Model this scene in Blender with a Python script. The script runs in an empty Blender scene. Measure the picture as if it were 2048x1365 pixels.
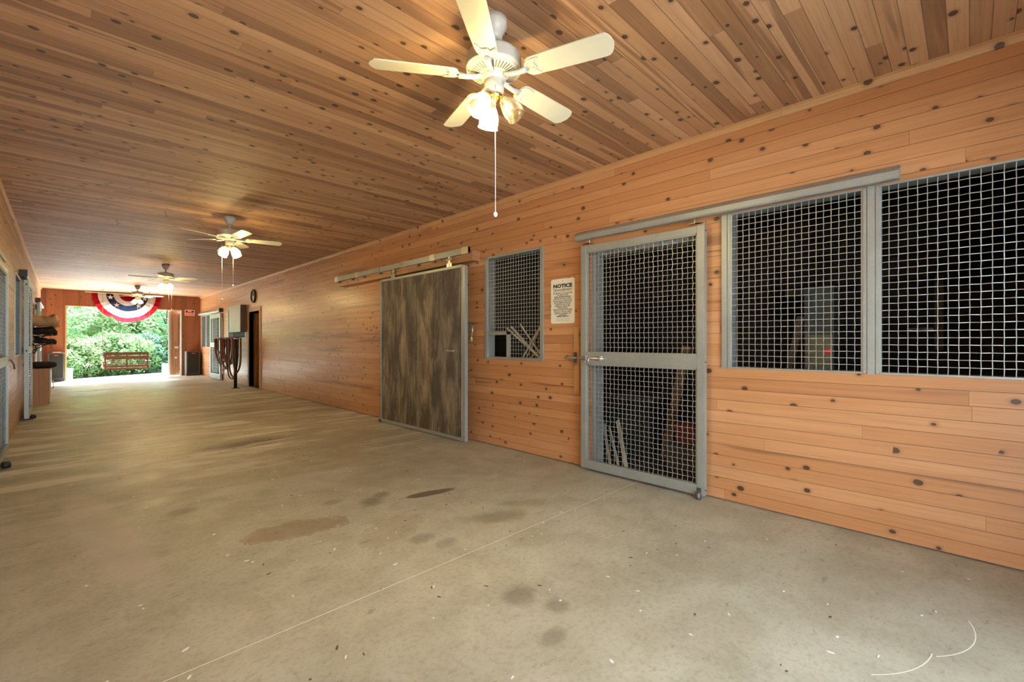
import bpy, bmesh, math, random
from mathutils import Vector, Matrix
random.seed(7)
S = bpy.context.scene
COL = S.collection
PI = math.pi

# ------------------------------------------------------------------ camera
YAW = math.radians(44.746)
cam_d = bpy.data.cameras.new('camera')
cam_d.sensor_width = 36.0
cam_d.lens = 907.0 / 2048.0 * 36.0
cam_d.shift_y = 1.5 / 2048.0
cam_d.clip_start = 0.05
cam_d.clip_end = 300
cam = bpy.data.objects.new('camera', cam_d)
COL.objects.link(cam)
cam.location = (0, 0, 1.30)
cam.rotation_euler = (PI / 2, 0, -YAW)
S.camera = cam

# ------------------------------------------------------------------ world, sun, exposure
S.view_settings.view_transform = 'Standard'
S.view_settings.look = 'None'
S.view_settings.gamma = 1.0
S.view_settings.use_curve_mapping = False
S.view_settings.exposure = 0.50
w = bpy.data.worlds.new('overcast_sky')
S.world = w
w.use_nodes = True
bg = w.node_tree.nodes['Background']
bg.inputs['Color'].default_value = (0.74, 0.88, 1.0, 1)
bg.inputs['Strength'].default_value = 8.0

sun_d = bpy.data.lights.new('sun', 'SUN')
sun_d.energy = 78.0
sun_d.angle = math.radians(12)
sun_d.color = (0.90, 0.96, 1.0)
sun = bpy.data.objects.new('sun', sun_d)
sun.rotation_euler = (math.radians(-40), math.radians(14), 0)
COL.objects.link(sun)

FAN_LIGHT = 25.0       # watts per lit bulb

# ------------------------------------------------------------------ room dimensions
H = 3.05
WR = 3.85      # right wall face
WL = -0.50     # left wall face
YE = 21.30     # far wall face
YN = -0.90     # near wall face

# ------------------------------------------------------------------ node helpers
class N:
    def __init__(s, name):
        s.m = bpy.data.materials.new(name)
        s.m.use_nodes = True
        s.t = s.m.node_tree
        s.t.nodes.clear()
        s.out = s.t.nodes.new('ShaderNodeOutputMaterial')

    def n(s, kind, **kw):
        x = s.t.nodes.new('ShaderNode' + kind)
        for k, v in kw.items():
            setattr(x, k, v)
        return x

    def put(s, node, i, v):
        if v is None:
            return
        if hasattr(v, 'is_output') or isinstance(v, bpy.types.NodeSocket):
            s.t.links.new(v, node.inputs[i])
        else:
            node.inputs[i].default_value = v

    def math(s, op, a, b=None, c=None, clamp=False):
        x = s.n('Math', operation=op, use_clamp=clamp)
        s.put(x, 0, a)
        s.put(x, 1, b)
        s.put(x, 2, c)
        return x.outputs[0]

    def coords(s):
        tc = s.n('TexCoord')
        sx = s.n('SeparateXYZ')
        s.t.links.new(tc.outputs['Object'], sx.inputs[0])
        return sx.outputs[0], sx.outputs[1], sx.outputs[2], tc.outputs['Object']

    def vec(s, a, b, c=0.0):
        x = s.n('CombineXYZ')
        s.put(x, 0, a)
        s.put(x, 1, b)
        s.put(x, 2, c)
        return x.outputs[0]

    def noise(s, v, scale, detail=2.0, rough=0.5, dist=0.0):
        x = s.n('TexNoise')
        s.put(x, 'Vector', v)
        x.inputs['Scale'].default_value = scale
        x.inputs['Detail'].default_value = detail
        x.inputs['Roughness'].default_value = rough
        x.inputs['Distortion'].default_value = dist
        return x.outputs['Fac']

    def white(s, v):
        x = s.n('TexWhiteNoise', noise_dimensions='3D')
        s.put(x, 'Vector', v)
        return x.outputs['Value'], x.outputs['Color']

    def step(s, v, a, b, lo=0.0, hi=1.0):
        x = s.n('MapRange', interpolation_type='SMOOTHSTEP')
        s.put(x, 0, v)
        x.inputs[1].default_value = a
        x.inputs[2].default_value = b
        x.inputs[3].default_value = lo
        x.inputs[4].default_value = hi
        return x.outputs[0]

    def mix(s, f, a, b, mode='MIX'):
        x = s.n('Mix', data_type='RGBA', blend_type=mode)
        s.put(x, 0, f)
        s.put(x, 6, a if not isinstance(a, tuple) else tuple(a) + (1,) * (4 - len(a)))
        s.put(x, 7, b if not isinstance(b, tuple) else tuple(b) + (1,) * (4 - len(b)))
        return x.outputs[2]

    def bsdf(s, col, rough=0.5, metal=0.0, bump=None, bstr=0.3, bdist=0.005, spec=0.5, **kw):
        b = s.n('BsdfPrincipled')
        s.put(b, 'Base Color', col if not isinstance(col, tuple) else tuple(col) + (1,) * (4 - len(col)))
        s.put(b, 'Roughness', rough)
        s.put(b, 'Metallic', metal)
        b.inputs['Specular IOR Level'].default_value = spec
        for k, v in kw.items():
            s.put(b, k.replace('_', ' '), v)
        if bump is not None:
            bp = s.n('Bump')
            bp.inputs['Strength'].default_value = bstr
            bp.inputs['Distance'].default_value = bdist
            s.put(bp, 'Height', bump)
            s.t.links.new(bp.outputs[0], b.inputs['Normal'])
        s.t.links.new(b.outputs[0], s.out.inputs[0])
        return b


def plain(name, col, rough=0.5, metal=0.0, var=0.12, scale=30.0, bump=0.0, spec=0.5, **kw):
    q = N(name)
    x, y, z, v = q.coords()
    f = q.noise(v, scale, 3.0)
    f2 = q.noise(v, scale * 0.13, 2.0)
    g = q.math('ADD', q.math('MULTIPLY', f, var), q.math('MULTIPLY', f2, var))
    dark = tuple(c * (1 - var) for c in col)
    light = tuple(min(1, c * (1 + var)) for c in col)
    c = q.mix(q.step(g, var * 0.7, var * 1.3), dark, light)
    q.bsdf(c, rough, metal, bump=f if bump else None, bstr=bump, spec=spec, **kw)
    return q.m


def boards(name, u, v, pitch, length, light, mid, dark, knot=1.0, streak=0.5, rough=0.4, coat=0.0, seed=0.0, contrast=1.0, crough=0.28):
    """tongue and groove pine boards: u runs along the board, v across it (0,1,2 = x,y,z)"""
    q = N(name)
    cs = q.coords()
    U, V = cs[u], cs[v]
    row = q.math('FLOOR', q.math('DIVIDE', V, pitch))
    fv = q.math('FRACT', q.math('DIVIDE', V, pitch))
    rr, _ = q.white(q.vec(row, seed + 3.1, 1.7))
    ul = q.math('ADD', q.math('DIVIDE', U, length), q.math('MULTIPLY', rr, 17.3))
    colm = q.math('FLOOR', ul)
    fu = q.math('FRACT', ul)
    r1, rc = q.white(q.vec(row, colm, seed))
    sp = q.n('SeparateXYZ')
    q.t.links.new(rc, sp.inputs[0])
    r2, r3 = sp.outputs[0], sp.outputs[1]
    off = q.math('MULTIPLY', r1, 53.0)
    # grain
    g1 = q.noise(q.vec(q.math('MULTIPLY', U, 1.6), q.math('MULTIPLY', V, 90.0), off), 1.0, 4.0, 0.6, 0.6)
    g2 = q.noise(q.vec(q.math('MULTIPLY', U, 0.9), q.math('MULTIPLY', V, 16.0), off), 1.0, 3.0, 0.55, 1.2)
    tone = q.math('ADD', q.math('MULTIPLY', r2, 0.62 * contrast), q.math('MULTIPLY', g2, 0.5))
    c = q.mix(q.step(tone, 0.12, 0.62), light, mid)
    c = q.mix(q.math('MULTIPLY', q.step(tone, 0.60, 0.98), 0.75), c, dark)
    c = q.mix(q.math('MULTIPLY', q.step(g1, 0.46, 0.72), 0.30), c, dark)
    # heartwood streaks on some boards
    band = q.step(q.noise(q.vec(q.math('MULTIPLY', U, 0.45), q.math('MULTIPLY', V, 11.0), q.math('ADD', off, 9.0)), 1.0, 2.0, 0.5, 0.8), 0.56, 0.64)
    gate = q.math('GREATER_THAN', r3, 1.0 - streak)
    c = q.mix(q.math('MULTIPLY', q.math('MULTIPLY', band, gate), 0.75), c, dark)
    # knots
    vo = q.n('TexVoronoi', voronoi_dimensions='2D', feature='F1')
    wob = q.noise(q.vec(U, V, 2.0), 55.0, 1.0)
    q.put(vo, 'Vector', q.vec(q.math('ADD', q.math('MULTIPLY', U, 5.0), q.math('MULTIPLY', row, 3.37)),
                              q.math('ADD', q.math('MULTIPLY', V, 6.6), off), 0.5))
    vo.inputs['Scale'].default_value = 1.0
    vs = q.n('SeparateXYZ')
    q.t.links.new(vo.outputs['Color'], vs.inputs[0])
    kr = q.math('MULTIPLY_ADD', vs.outputs[1], 0.085, 0.052)
    kd = q.math('SUBTRACT', q.math('ADD', vo.outputs['Distance'], q.math('MULTIPLY', wob, 0.03)), kr)
    kg = q.math('GREATER_THAN', vs.outputs[0], 1.0 - 0.62 * knot)
    core = q.math('MULTIPLY', q.step(kd, 0.0, 0.018, 1.0, 0.0), kg)
    halo = q.math('MULTIPLY', q.step(kd, 0.0, 0.15, 0.55, 0.0), kg)
    c = q.mix(halo, c, tuple(k * 0.62 for k in mid))
    c = q.mix(q.math('MULTIPLY', core, 0.88), c, (0.050, 0.022, 0.011))
    # groove and butt joints
    ev = q.math('MULTIPLY', q.math('MINIMUM', fv, q.math('SUBTRACT', 1.0, fv)), pitch)
    eu = q.math('MULTIPLY', q.math('MINIMUM', fu, q.math('SUBTRACT', 1.0, fu)), length)
    gr = q.step(ev, 0.0008, 0.0034, 1.0, 0.0)
    ju = q.step(eu, 0.0004, 0.0016, 0.8, 0.0)
    gj = q.math('MAXIMUM', gr, ju)
    c = q.mix(q.math('MULTIPLY', gj, 0.55), c, tuple(k * 0.35 for k in dark))
    hgt = q.math('SUBTRACT', q.math('MULTIPLY', g1, 0.08), gj)
    rg = q.math('MULTIPLY_ADD', g1, 0.18, rough)
    b = q.bsdf(c, rg, bump=hgt, bstr=0.55, bdist=0.003, spec=0.45)
    b.inputs['Coat Weight'].default_value = coat
    b.inputs['Coat Roughness'].default_value = crough
    return q.m


# ------------------------------------------------------------------ materials
L_ = (0.61, 0.310, 0.140)
M_ = (0.50, 0.222, 0.085)
D_ = (0.215, 0.090, 0.038)
M = {}
M['wall_r'] = boards('pine_boards_along_the_wall', 1, 2, 0.0915, 3.1, L_, M_, D_, knot=0.62, streak=0.25, rough=0.36, coat=0.45, seed=1.0, contrast=0.75)
M['wall_l'] = boards('pine_boards_left', 1, 2, 0.0915, 2.6, (0.60, 0.38, 0.22), (0.48, 0.28, 0.14), D_, knot=0.6, streak=0.2, rough=0.4, seed=4.0, contrast=0.7)
M['ceil'] = boards('pine_ceiling_boards', 0, 1, 0.088, 2.4, (0.64, 0.385, 0.205), (0.50, 0.275, 0.135), (0.225, 0.105, 0.050), knot=0.85, streak=0.50, rough=0.55, coat=0.25, crough=0.6, seed=9.0, contrast=1.15)
M['wall_e'] = boards('stained_vertical_boards', 2, 0, 0.19, 6.0, (0.33, 0.115, 0.042), (0.27, 0.085, 0.030), (0.16, 0.05, 0.02), knot=0.35, streak=0.3, rough=0.42, seed=15.0)
M['pine'] = boards('plain_pine_trim', 1, 2, 0.4, 4.0, (0.60, 0.34, 0.155), (0.50, 0.26, 0.11), D_, knot=0.4, streak=0.1, rough=0.4, seed=21.0)
M['pine_x'] = boards('pine_trim_upright', 2, 1, 0.35, 5.0, (0.58, 0.33, 0.15), (0.50, 0.26, 0.11), D_, knot=0.3, streak=0.1, rough=0.4, seed=23.0)
M['door_brown'] = boards('brown_door_boards', 2, 0, 0.14, 5.0, (0.33, 0.16, 0.07), (0.26, 0.11, 0.045), (0.12, 0.05, 0.02), knot=0.3, rough=0.45, seed=27.0)
M['door_orange'] = boards('orange_door_boards', 2, 0, 0.5, 5.0, (0.46, 0.19, 0.06), (0.38, 0.145, 0.04), (0.2, 0.07, 0.02), knot=0.0, rough=0.45, seed=29.0)
M['darkroom'] = boards('shade_darkened_stall_boards', 1, 2, 0.14, 3.0, (0.070, 0.050, 0.040), (0.050, 0.034, 0.027), (0.022, 0.015, 0.012), knot=0.2, rough=0.7, seed=31.0)  # near-black tone carries the gloom of the unlit stalls
M['mat'] = plain('black_rubber_mat', (0.030, 0.027, 0.024), 0.85, var=0.3, scale=20)


def galv(name, col=(0.50, 0.52, 0.52), rough=0.36, metal=0.80):
    q = N(name)
    x, y, z, v = q.coords()
    vo = q.n('TexVoronoi', feature='F1')
    q.put(vo, 'Vector', v)
    vo.inputs['Scale'].default_value = 60.0
    sp = q.n('SeparateXYZ')
    q.t.links.new(vo.outputs['Color'], sp.inputs[0])
    st = q.noise(v, 3.0, 4.0, 0.6)
    f = q.math('ADD', q.math('MULTIPLY', sp.outputs[0], 0.12), q.math('MULTIPLY', st, 0.80))
    c = q.mix(q.step(f, 0.25, 0.75), tuple(k * 0.88 for k in col), tuple(min(1, k * 1.08) for k in col))
    q.bsdf(c, q.math('MULTIPLY_ADD', f, 0.22, rough - 0.08), metal)
    return q.m


M['galv'] = galv('galvanised_steel', (0.40, 0.425, 0.395), 0.42, 0.50)
M['wire'] = galv('galvanised_wire', (0.44, 0.46, 0.45), 0.40, 0.55)
M['zinc'] = galv('zinc_plated_steel', (0.66, 0.66, 0.62), 0.28, 0.9)
M['steel_dark'] = plain('weathered_and_shaded_steel', (0.16, 0.15, 0.14), 0.5, 0.7)
M['black'] = plain('black_painted_and_shaded_metal', (0.018, 0.018, 0.019), 0.45)
M['blackcloth'] = plain('black_fabric', (0.012, 0.012, 0.013), 0.9, bump=0.3)
M['grille'] = plain('dark_speaker_grille', (0.010, 0.011, 0.011), 0.8, var=0.2, scale=200, bump=0.4)
M['cabinet_grey'] = plain('speaker_cabinet_vinyl', (0.10, 0.08, 0.065), 0.5)
M['enamel'] = plain('white_enamel', (0.50, 0.48, 0.42), 0.32, var=0.02)
M['blade'] = plain('cream_blade_laminate', (0.60, 0.57, 0.43), 0.42, var=0.02)
M['slot'] = plain('open_vent_slot', (0.10, 0.09, 0.07), 0.6)
M['brass'] = plain('polished_brass', (0.80, 0.56, 0.20), 0.22, 1.0, var=0.05)
M['white'] = plain('white_paint', (0.78, 0.78, 0.76), 0.5, var=0.03)
M['cream'] = plain('cream_melamine', (0.72, 0.66, 0.52), 0.45, var=0.03)
M['signwhite'] = plain('cream_sign_board', (0.80, 0.76, 0.60), 0.45, var=0.02)
M['ink'] = plain('black_ink', (0.02, 0.02, 0.02), 0.6)
M['inkgrey'] = plain('faded_grey_ink', (0.42, 0.40, 0.32), 0.6)
M['red'] = plain('red_sign_paint', (0.62, 0.06, 0.025), 0.45)
M['redplastic'] = plain('red_plastic', (0.14, 0.008, 0.010), 0.4)
M['panelgreen'] = plain('grey_green_enamel', (0.42, 0.47, 0.40), 0.38, var=0.08, scale=8)
M['boxbrown'] = plain('brown_crumbs_and_box_shade', (0.10, 0.055, 0.035), 0.6)
M['chipboard'] = boards('cabinet_side_veneer', 2, 0, 2.0, 6.0, (0.56, 0.32, 0.19), (0.50, 0.28, 0.155), (0.25, 0.13, 0.07), knot=0.0, rough=0.5, seed=41.0)
M['swingwood'] = boards('varnished_swing_slats', 0, 2, 0.5, 6.0, (0.20, 0.072, 0.020), (0.15, 0.050, 0.014), (0.07, 0.022, 0.008), knot=0.1, rough=0.35, seed=43.0)
M['chain'] = plain('galvanised_chain', (0.30, 0.31, 0.30), 0.5, 0.6)
M['canvas'] = plain('tan_canvas', (0.56, 0.36, 0.19), 0.85, var=0.12, scale=14, bump=0.25)
M['lath'] = plain('pale_weathered_lath', (0.56, 0.50, 0.38), 0.7, var=0.25, scale=25)
M['handlewood'] = plain('worn_wood_handle', (0.52, 0.37, 0.22), 0.5)
M['plank'] = plain('brown_plank', (0.17, 0.105, 0.06), 0.65, var=0.2)
M['glassgreen'] = plain('dull_green_metal', (0.16, 0.19, 0.15), 0.35, var=0.15)
M['yellowish'] = plain('lit_yellow_locker_metal', (0.52, 0.46, 0.24), 0.4)
M['clockface'] = plain('clock_face', (0.62, 0.60, 0.54), 0.3)
M['rope_brown'] = plain('reddish_brown_leather', (0.16, 0.045, 0.03), 0.55)
M['rope_black'] = plain('black_nylon', (0.02, 0.018, 0.022), 0.6)
M['rope_maroon'] = plain('maroon_nylon', (0.20, 0.03, 0.035), 0.65)
M['rope_grey'] = plain('grey_nylon', (0.22, 0.21, 0.21), 0.65)
M['rope_tan'] = plain('tan_leather', (0.42, 0.25, 0.16), 0.6)
M['bark'] = plain('tree_bark', (0.16, 0.12, 0.08), 0.9, var=0.3, bump=0.5)
M['gravel'] = plain('pale_gravel_apron', (0.72, 0.70, 0.67), 0.9, var=0.06, scale=60)
M['grass'] = plain('bright_grass', (0.16, 0.30, 0.08), 0.95, var=0.3, scale=12)
M['roofing'] = plain('roofing', (0.2, 0.2, 0.2), 0.9)


def leafmat(name, a, b):
    q = N(name)
    oi = q.n('NewGeometry')
    f = oi.outputs['Random Per Island']
    c = q.mix(f, a, b)
    pb = q.n('BsdfPrincipled')
    q.put(pb, 'Base Color', c)
    pb.inputs['Roughness'].default_value = 0.6
    tr = q.n('BsdfTranslucent')
    q.put(tr, 0, c)
    mx = q.n('MixShader')
    mx.inputs[0].default_value = 0.55
    q.t.links.new(pb.outputs[0], mx.inputs[1])
    q.t.links.new(tr.outputs[0], mx.inputs[2])
    q.t.links.new(mx.outputs[0], q.out.inputs[0])
    return q.m


M['leaf_a'] = leafmat('light_green_leaves', (0.25, 0.42, 0.19), (0.34, 0.50, 0.27))
M['leaf_b'] = leafmat('yellow_green_leaves', (0.32, 0.44, 0.21), (0.40, 0.52, 0.29))
M['bush_a'] = leafmat('light_green_bush_leaves', (0.080, 0.165, 0.050), (0.125, 0.215, 0.080))
M['bush_b'] = leafmat('yellow_green_bush_leaves', (0.105, 0.175, 0.060), (0.15, 0.22, 0.090))
M['bush_c'] = leafmat('blue_green_bush_leaves', (0.07, 0.165, 0.09), (0.115, 0.22, 0.13))
M['leaf_c'] = leafmat('blue_green_leaves', (0.17, 0.35, 0.21), (0.26, 0.43, 0.29))


def cloth(name, col, tr=0.45):
    q = N(name)
    x, y, z, v = q.coords()
    f = q.noise(v, 40.0, 2.0)
    c = q.mix(f, tuple(k * 0.85 for k in col), tuple(min(1, k * 1.1) for k in col))
    d = q.n('BsdfDiffuse')
    q.put(d, 0, c)
    t = q.n('BsdfTranslucent')
    q.put(t, 0, c)
    mx = q.n('MixShader')
    mx.inputs[0].default_value = tr
    q.t.links.new(d.outputs[0], mx.inputs[1])
    q.t.links.new(t.outputs[0], mx.inputs[2])
    q.t.links.new(mx.outputs[0], q.out.inputs[0])
    return q.m


M['c_red'] = cloth('red_bunting_cotton', (0.40, 0.013, 0.022))
M['c_white'] = cloth('white_bunting_cotton', (0.72, 0.68, 0.62), 0.4)
M['c_blue'] = cloth('navy_bunting_cotton', (0.030, 0.040, 0.085), 0.5)
M['c_star'] = cloth('star_white_cotton', (0.8, 0.78, 0.74), 0.3)


def shade_mat(name, white, trans):
    q = N(name)
    x, y, z, v = q.coords()
    t = q.n('BsdfTranslucent')
    t.inputs[0].default_value = (1.0, 0.93, 0.72, 1)
    g = q.n('BsdfGlossy')
    g.inputs['Roughness'].default_value = 0.08
    tp = q.n('BsdfTransparent')
    m1 = q.n('MixShader')
    m1.inputs[0].default_value = trans
    q.t.links.new(t.outputs[0], m1.inputs[1])
    q.t.links.new(tp.outputs[0], m1.inputs[2])
    m2 = q.n('MixShader')
    m2.inputs[0].default_value = 0.08
    q.t.links.new(m1.outputs[0], m2.inputs[1])
    q.t.links.new(g.outputs[0], m2.inputs[2])
    q.t.links.new(m2.outputs[0], q.out.inputs[0])
    return q.m


M['shade'] = shade_mat('frosted_ribbed_glass_shade', 1, 0.25)
M['shade_clear'] = shade_mat('clear_ribbed_glass_shade', 1, 0.82)


def emis(name, col, s):
    q = N(name)
    e = q.n('Emission')
    e.inputs[0].default_value = tuple(col) + (1,)
    e.inputs[1].default_value = s
    q.t.links.new(e.outputs[0], q.out.inputs[0])
    return q.m


M['bulb'] = emis('lit_bulb', (1.0, 0.80, 0.45), 12.0)
M['redlamp'] = emis('small_red_lamp', (1.0, 0.03, 0.01), 0.35)


def ribdoor():
    q = N('weathered_ribbed_plywood')
    x, y, z, v = q.coords()
    a = q.noise(q.vec(0.0, q.math('MULTIPLY', y, 4.5), q.math('MULTIPLY', z, 1.2)), 1.0, 6.0, 0.72, 0.4)
    fine = q.noise(q.vec(0.0, q.math('MULTIPLY', y, 120.0), q.math('MULTIPLY', z, 4.0)), 1.0, 3.0, 0.6)
    rib = q.math('ABSOLUTE', q.math('SUBTRACT', q.math('FRACT', q.math('DIVIDE', y, 0.0305)), 0.5))
    c = q.mix(q.step(a, 0.36, 0.60), (0.46, 0.37, 0.235), (0.110, 0.078, 0.046))
    c = q.mix(q.math('MULTIPLY', q.step(fine, 0.46, 0.62), 0.65), c, (0.060, 0.040, 0.024))
    c = q.mix(q.math('MULTIPLY', q.step(rib, 0.30, 0.44), 0.75), c, (0.040, 0.025, 0.015))
    st = q.noise(q.vec(0.0, q.math('MULTIPLY', y, 5.0), z), 1.0, 2.0, 0.5, 0.3)
    c = q.mix(q.math('MULTIPLY', q.step(st, 0.60, 0.74), 0.6), c, (0.040, 0.026, 0.016))
    q.bsdf(c, 0.62, bump=fine, bstr=0.4, bdist=0.002)
    return q.m


M['ribdoor'] = ribdoor()
M['smoothdoor'] = plain('weathered_smooth_strip', (0.20, 0.145, 0.088), 0.6, var=0.25, scale=6)


def concrete():
    q = N('trowelled_concrete')
    x, y, z, v = q.coords()
    big = q.noise(v, 0.55, 4.0, 0.55, 0.5)
    med = q.noise(v, 3.2, 5.0, 0.6, 0.4)
    fin = q.noise(v, 38.0, 4.0, 0.65)
    c = q.mix(q.step(med, 0.32, 0.70), (0.465, 0.445, 0.350), (0.365, 0.340, 0.255))
    c = q.mix(q.math('MULTIPLY', q.step(big, 0.40, 0.66), 0.40), c, (0.260, 0.225, 0.155))
    c = q.mix(q.math('MULTIPLY', q.step(fin, 0.46, 0.66), 0.34), c, (0.235, 0.205, 0.145))
    vf = q.noise(v, 150.0, 2.0, 0.6)
    c = q.mix(q.math('MULTIPLY', q.step(vf, 0.50, 0.72), 0.22), c, (0.56, 0.53, 0.43))
    mk = q.noise(q.vec(q.math('MULTIPLY', x, 9.0), q.math('MULTIPLY', y, 22.0), 7.0), 1.0, 4.0, 0.7, 0.5)
    c = q.mix(q.math('MULTIPLY', q.step(mk, 0.60, 0.70), 0.45), c, (0.170, 0.145, 0.100))
    # dark smudges near the stalls
    sm = q.noise(q.vec(q.math('MULTIPLY', x, 1.0), q.math('MULTIPLY', y, 1.0), 4.0), 1.7, 5.0, 0.62, 0.3)
    c = q.mix(q.math('MULTIPLY', q.step(sm, 0.60, 0.76), 0.42), c, (0.155, 0.130, 0.088))
    wx = q.noise(v, 7.5, 5.0, 0.7)

    def stain(c, cx, cy, rx, ry, rot, col, amt, soft=0.45, wob=0.7):
        dx = q.math('SUBTRACT', x, cx)
        dy = q.math('SUBTRACT', y, cy)
        ca, sa = math.cos(rot), math.sin(rot)
        a = q.math('DIVIDE', q.math('ADD', q.math('MULTIPLY', dx, ca), q.math('MULTIPLY', dy, sa)), rx)
        b = q.math('DIVIDE', q.math('SUBTRACT', q.math('MULTIPLY', dy, ca), q.math('MULTIPLY', dx, sa)), ry)
        d = q.math('SQRT', q.math('ADD', q.math('MULTIPLY', a, a), q.math('MULTIPLY', b, b)))
        d = q.math('ADD', d, q.math('MULTIPLY', q.math('SUBTRACT', wx, 0.5), wob))
        return q.mix(q.step(d, 1.0 - soft, 1.0 + soft * 0.3, amt, 0.0), c, col), d

    dk = (0.085, 0.068, 0.046)
    for a in ((1.62, 6.50, 0.62, 0.20, 0.12, (0.10, 0.090, 0.066), 0.75, 0.6, 0.9),
              (2.23, 3.26, 0.25, 0.065, -0.2, (0.075, 0.045, 0.028), 0.85, 0.25, 0.9),
              (1.79, 3.42, 0.13, 0.11, 0.5, dk, 0.62, 0.7, 0.9),
              (1.93, 3.52, 0.09, 0.08, 0.5, dk, 0.5, 0.7, 0.6),
              (1.69, 2.55, 0.11, 0.08, 0.2, dk, 0.42, 0.6, 0.6),
              (1.76, 2.38, 0.10, 0.07, 0.2, dk, 0.32, 0.6, 0.6),
              (1.66, 1.62, 0.12, 0.10, 0.6, dk, 0.50, 0.6, 0.7),
              (1.73, 1.43, 0.08, 0.07, 0.2, dk, 0.40, 0.6, 0.6),
              (1.53, 1.29, 0.09, 0.06, 0.2, dk, 0.40, 0.6, 0.6),
              (0.64, 4.24, 0.13, 0.10, 0.1, dk, 0.45, 0.6, 0.5),
              (1.55, 3.63, 0.10, 0.07, 0.1, dk, 0.35, 0.6, 0.5),
              (2.30, 2.46, 0.30, 0.13, -0.5, (0.15, 0.12, 0.07), 0.55, 0.7, 1.2),
              (2.62, 1.30, 0.5, 0.25, 0.3, (0.20, 0.17, 0.12), 0.35, 0.8, 1.5)):
        c, _ = stain(c, *a)
    # reddish spill with a darker rim
    c, d = stain(c, 1.18, 3.28, 0.34, 0.15, -0.25, (0.245, 0.140, 0.085), 0.55, 0.22, 1.5)
    rim = q.step(q.math('ABSOLUTE', q.math('SUBTRACT', d, 0.98)), 0.0, 0.05, 0.5, 0.0)
    c = q.mix(rim, c, (0.12, 0.075, 0.045))
    c, d = stain(c, 1.62, 2.82, 0.28, 0.16, 0.4, (0.27, 0.215, 0.145), 0.35, 0.22, 1.8)
    rim = q.step(q.math('ABSOLUTE', q.math('SUBTRACT', d, 0.98)), 0.0, 0.045, 0.4, 0.0)
    c = q.mix(rim, c, (0.14, 0.11, 0.07))
    # pale band running down the aisle
    c, d = stain(c, 0.20, 4.2, 0.17, 1.3, 0.12, (0.52, 0.46, 0.39), 0.55, 0.35, 0.6)
    # sweeping streaks across the aisle, far doorway sheen painted in as pale colour
    sw = q.noise(q.vec(q.math('MULTIPLY', x, 0.55), q.math('MULTIPLY', y, 2.6), 0.0), 1.0, 5.0, 0.62, 0.7)
    far = q.step(y, 3.0, 7.0)
    c = q.mix(q.math('MULTIPLY', q.math('MULTIPLY', q.step(sw, 0.50, 0.60), far), 0.85), c, (0.66, 0.64, 0.60))
    c = q.mix(q.math('MULTIPLY', q.math('MULTIPLY', q.step(sw, 0.49, 0.36), far), 0.65), c, (0.20, 0.170, 0.130))
    # white scratch arcs
    def arc(c, cx, cy, r, px, py, side):
        dx = q.math('SUBTRACT', x, cx)
        dy = q.math('SUBTRACT', y, cy)
        d = q.math('SQRT', q.math('ADD', q.math('MULTIPLY', dx, dx), q.math('MULTIPLY', dy, dy)))
        k = q.step(q.math('ABSOLUTE', q.math('SUBTRACT', d, r)), 0.0008, 0.0028, 0.85, 0.0)
        dot = q.math('ADD', q.math('MULTIPLY', dx, px), q.math('MULTIPLY', dy, py))
        k = q.math('MULTIPLY', k, q.math('GREATER_THAN', dot, side * r))
        return q.mix(k, c, (0.85, 0.83, 0.78))
    c = arc(c, 2.858, 0.418, 0.437, -0.21, -0.978, 0.86)
    c = arc(c, 2.611, 0.609, 0.501, -0.438, -0.899, 0.93)
    # saw-cut joints
    for jy in (2.17, 7.0, 11.8, 16.6):
        e = q.math('ABSOLUTE', q.math('SUBTRACT', y, jy))
        c = q.mix(q.step(e, 0.0020, 0.0060, 0.9, 0.0), c, (0.72, 0.69, 0.60))
        c = q.mix(q.step(q.math('ABSOLUTE', q.math('SUBTRACT', y, jy + 0.005)), 0.0008, 0.0022, 0.6, 0.0), c, (0.10, 0.09, 0.07))
    rg = q.math('ADD', q.step(sw, 0.38, 0.62, 0.22, 0.42), q.math('MULTIPLY', med, 0.24))
    rg = q.math('ADD', rg, q.step(y, 2.0, 6.0, 0.22, 0.04))
    b = q.bsdf(c, rg, bump=q.math('ADD', fin, q.math('MULTIPLY', med, 1.2)), bstr=0.16, bdist=0.004, spec=0.55)
    return q.m


M['concrete'] = concrete()


# ------------------------------------------------------------------ mesh helpers
def BM():
    return bmesh.new()


def box(bm, x0, x1, y0, y1, z0, z1, b=0.0, mi=0):
    vs = [bm.verts.new((x, y, z)) for x in (x0, x1) for y in (y0, y1) for z in (z0, z1)]
    fs = []
    for q in ((0, 1, 3, 2), (4, 6, 7, 5), (0, 4, 5, 1), (2, 3, 7, 6), (0, 2, 6, 4), (1, 5, 7, 3)):
        f = bm.faces.new([vs[i] for i in q])
        f.material_index = mi
        fs.append(f)
    if b:
        es = list({e for f in fs for e in f.edges})
        r = bmesh.ops.bevel(bm, geom=es, offset=b, segments=2, affect='EDGES')
        for f in r['faces']:
            f.material_index = mi
    return vs


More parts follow.
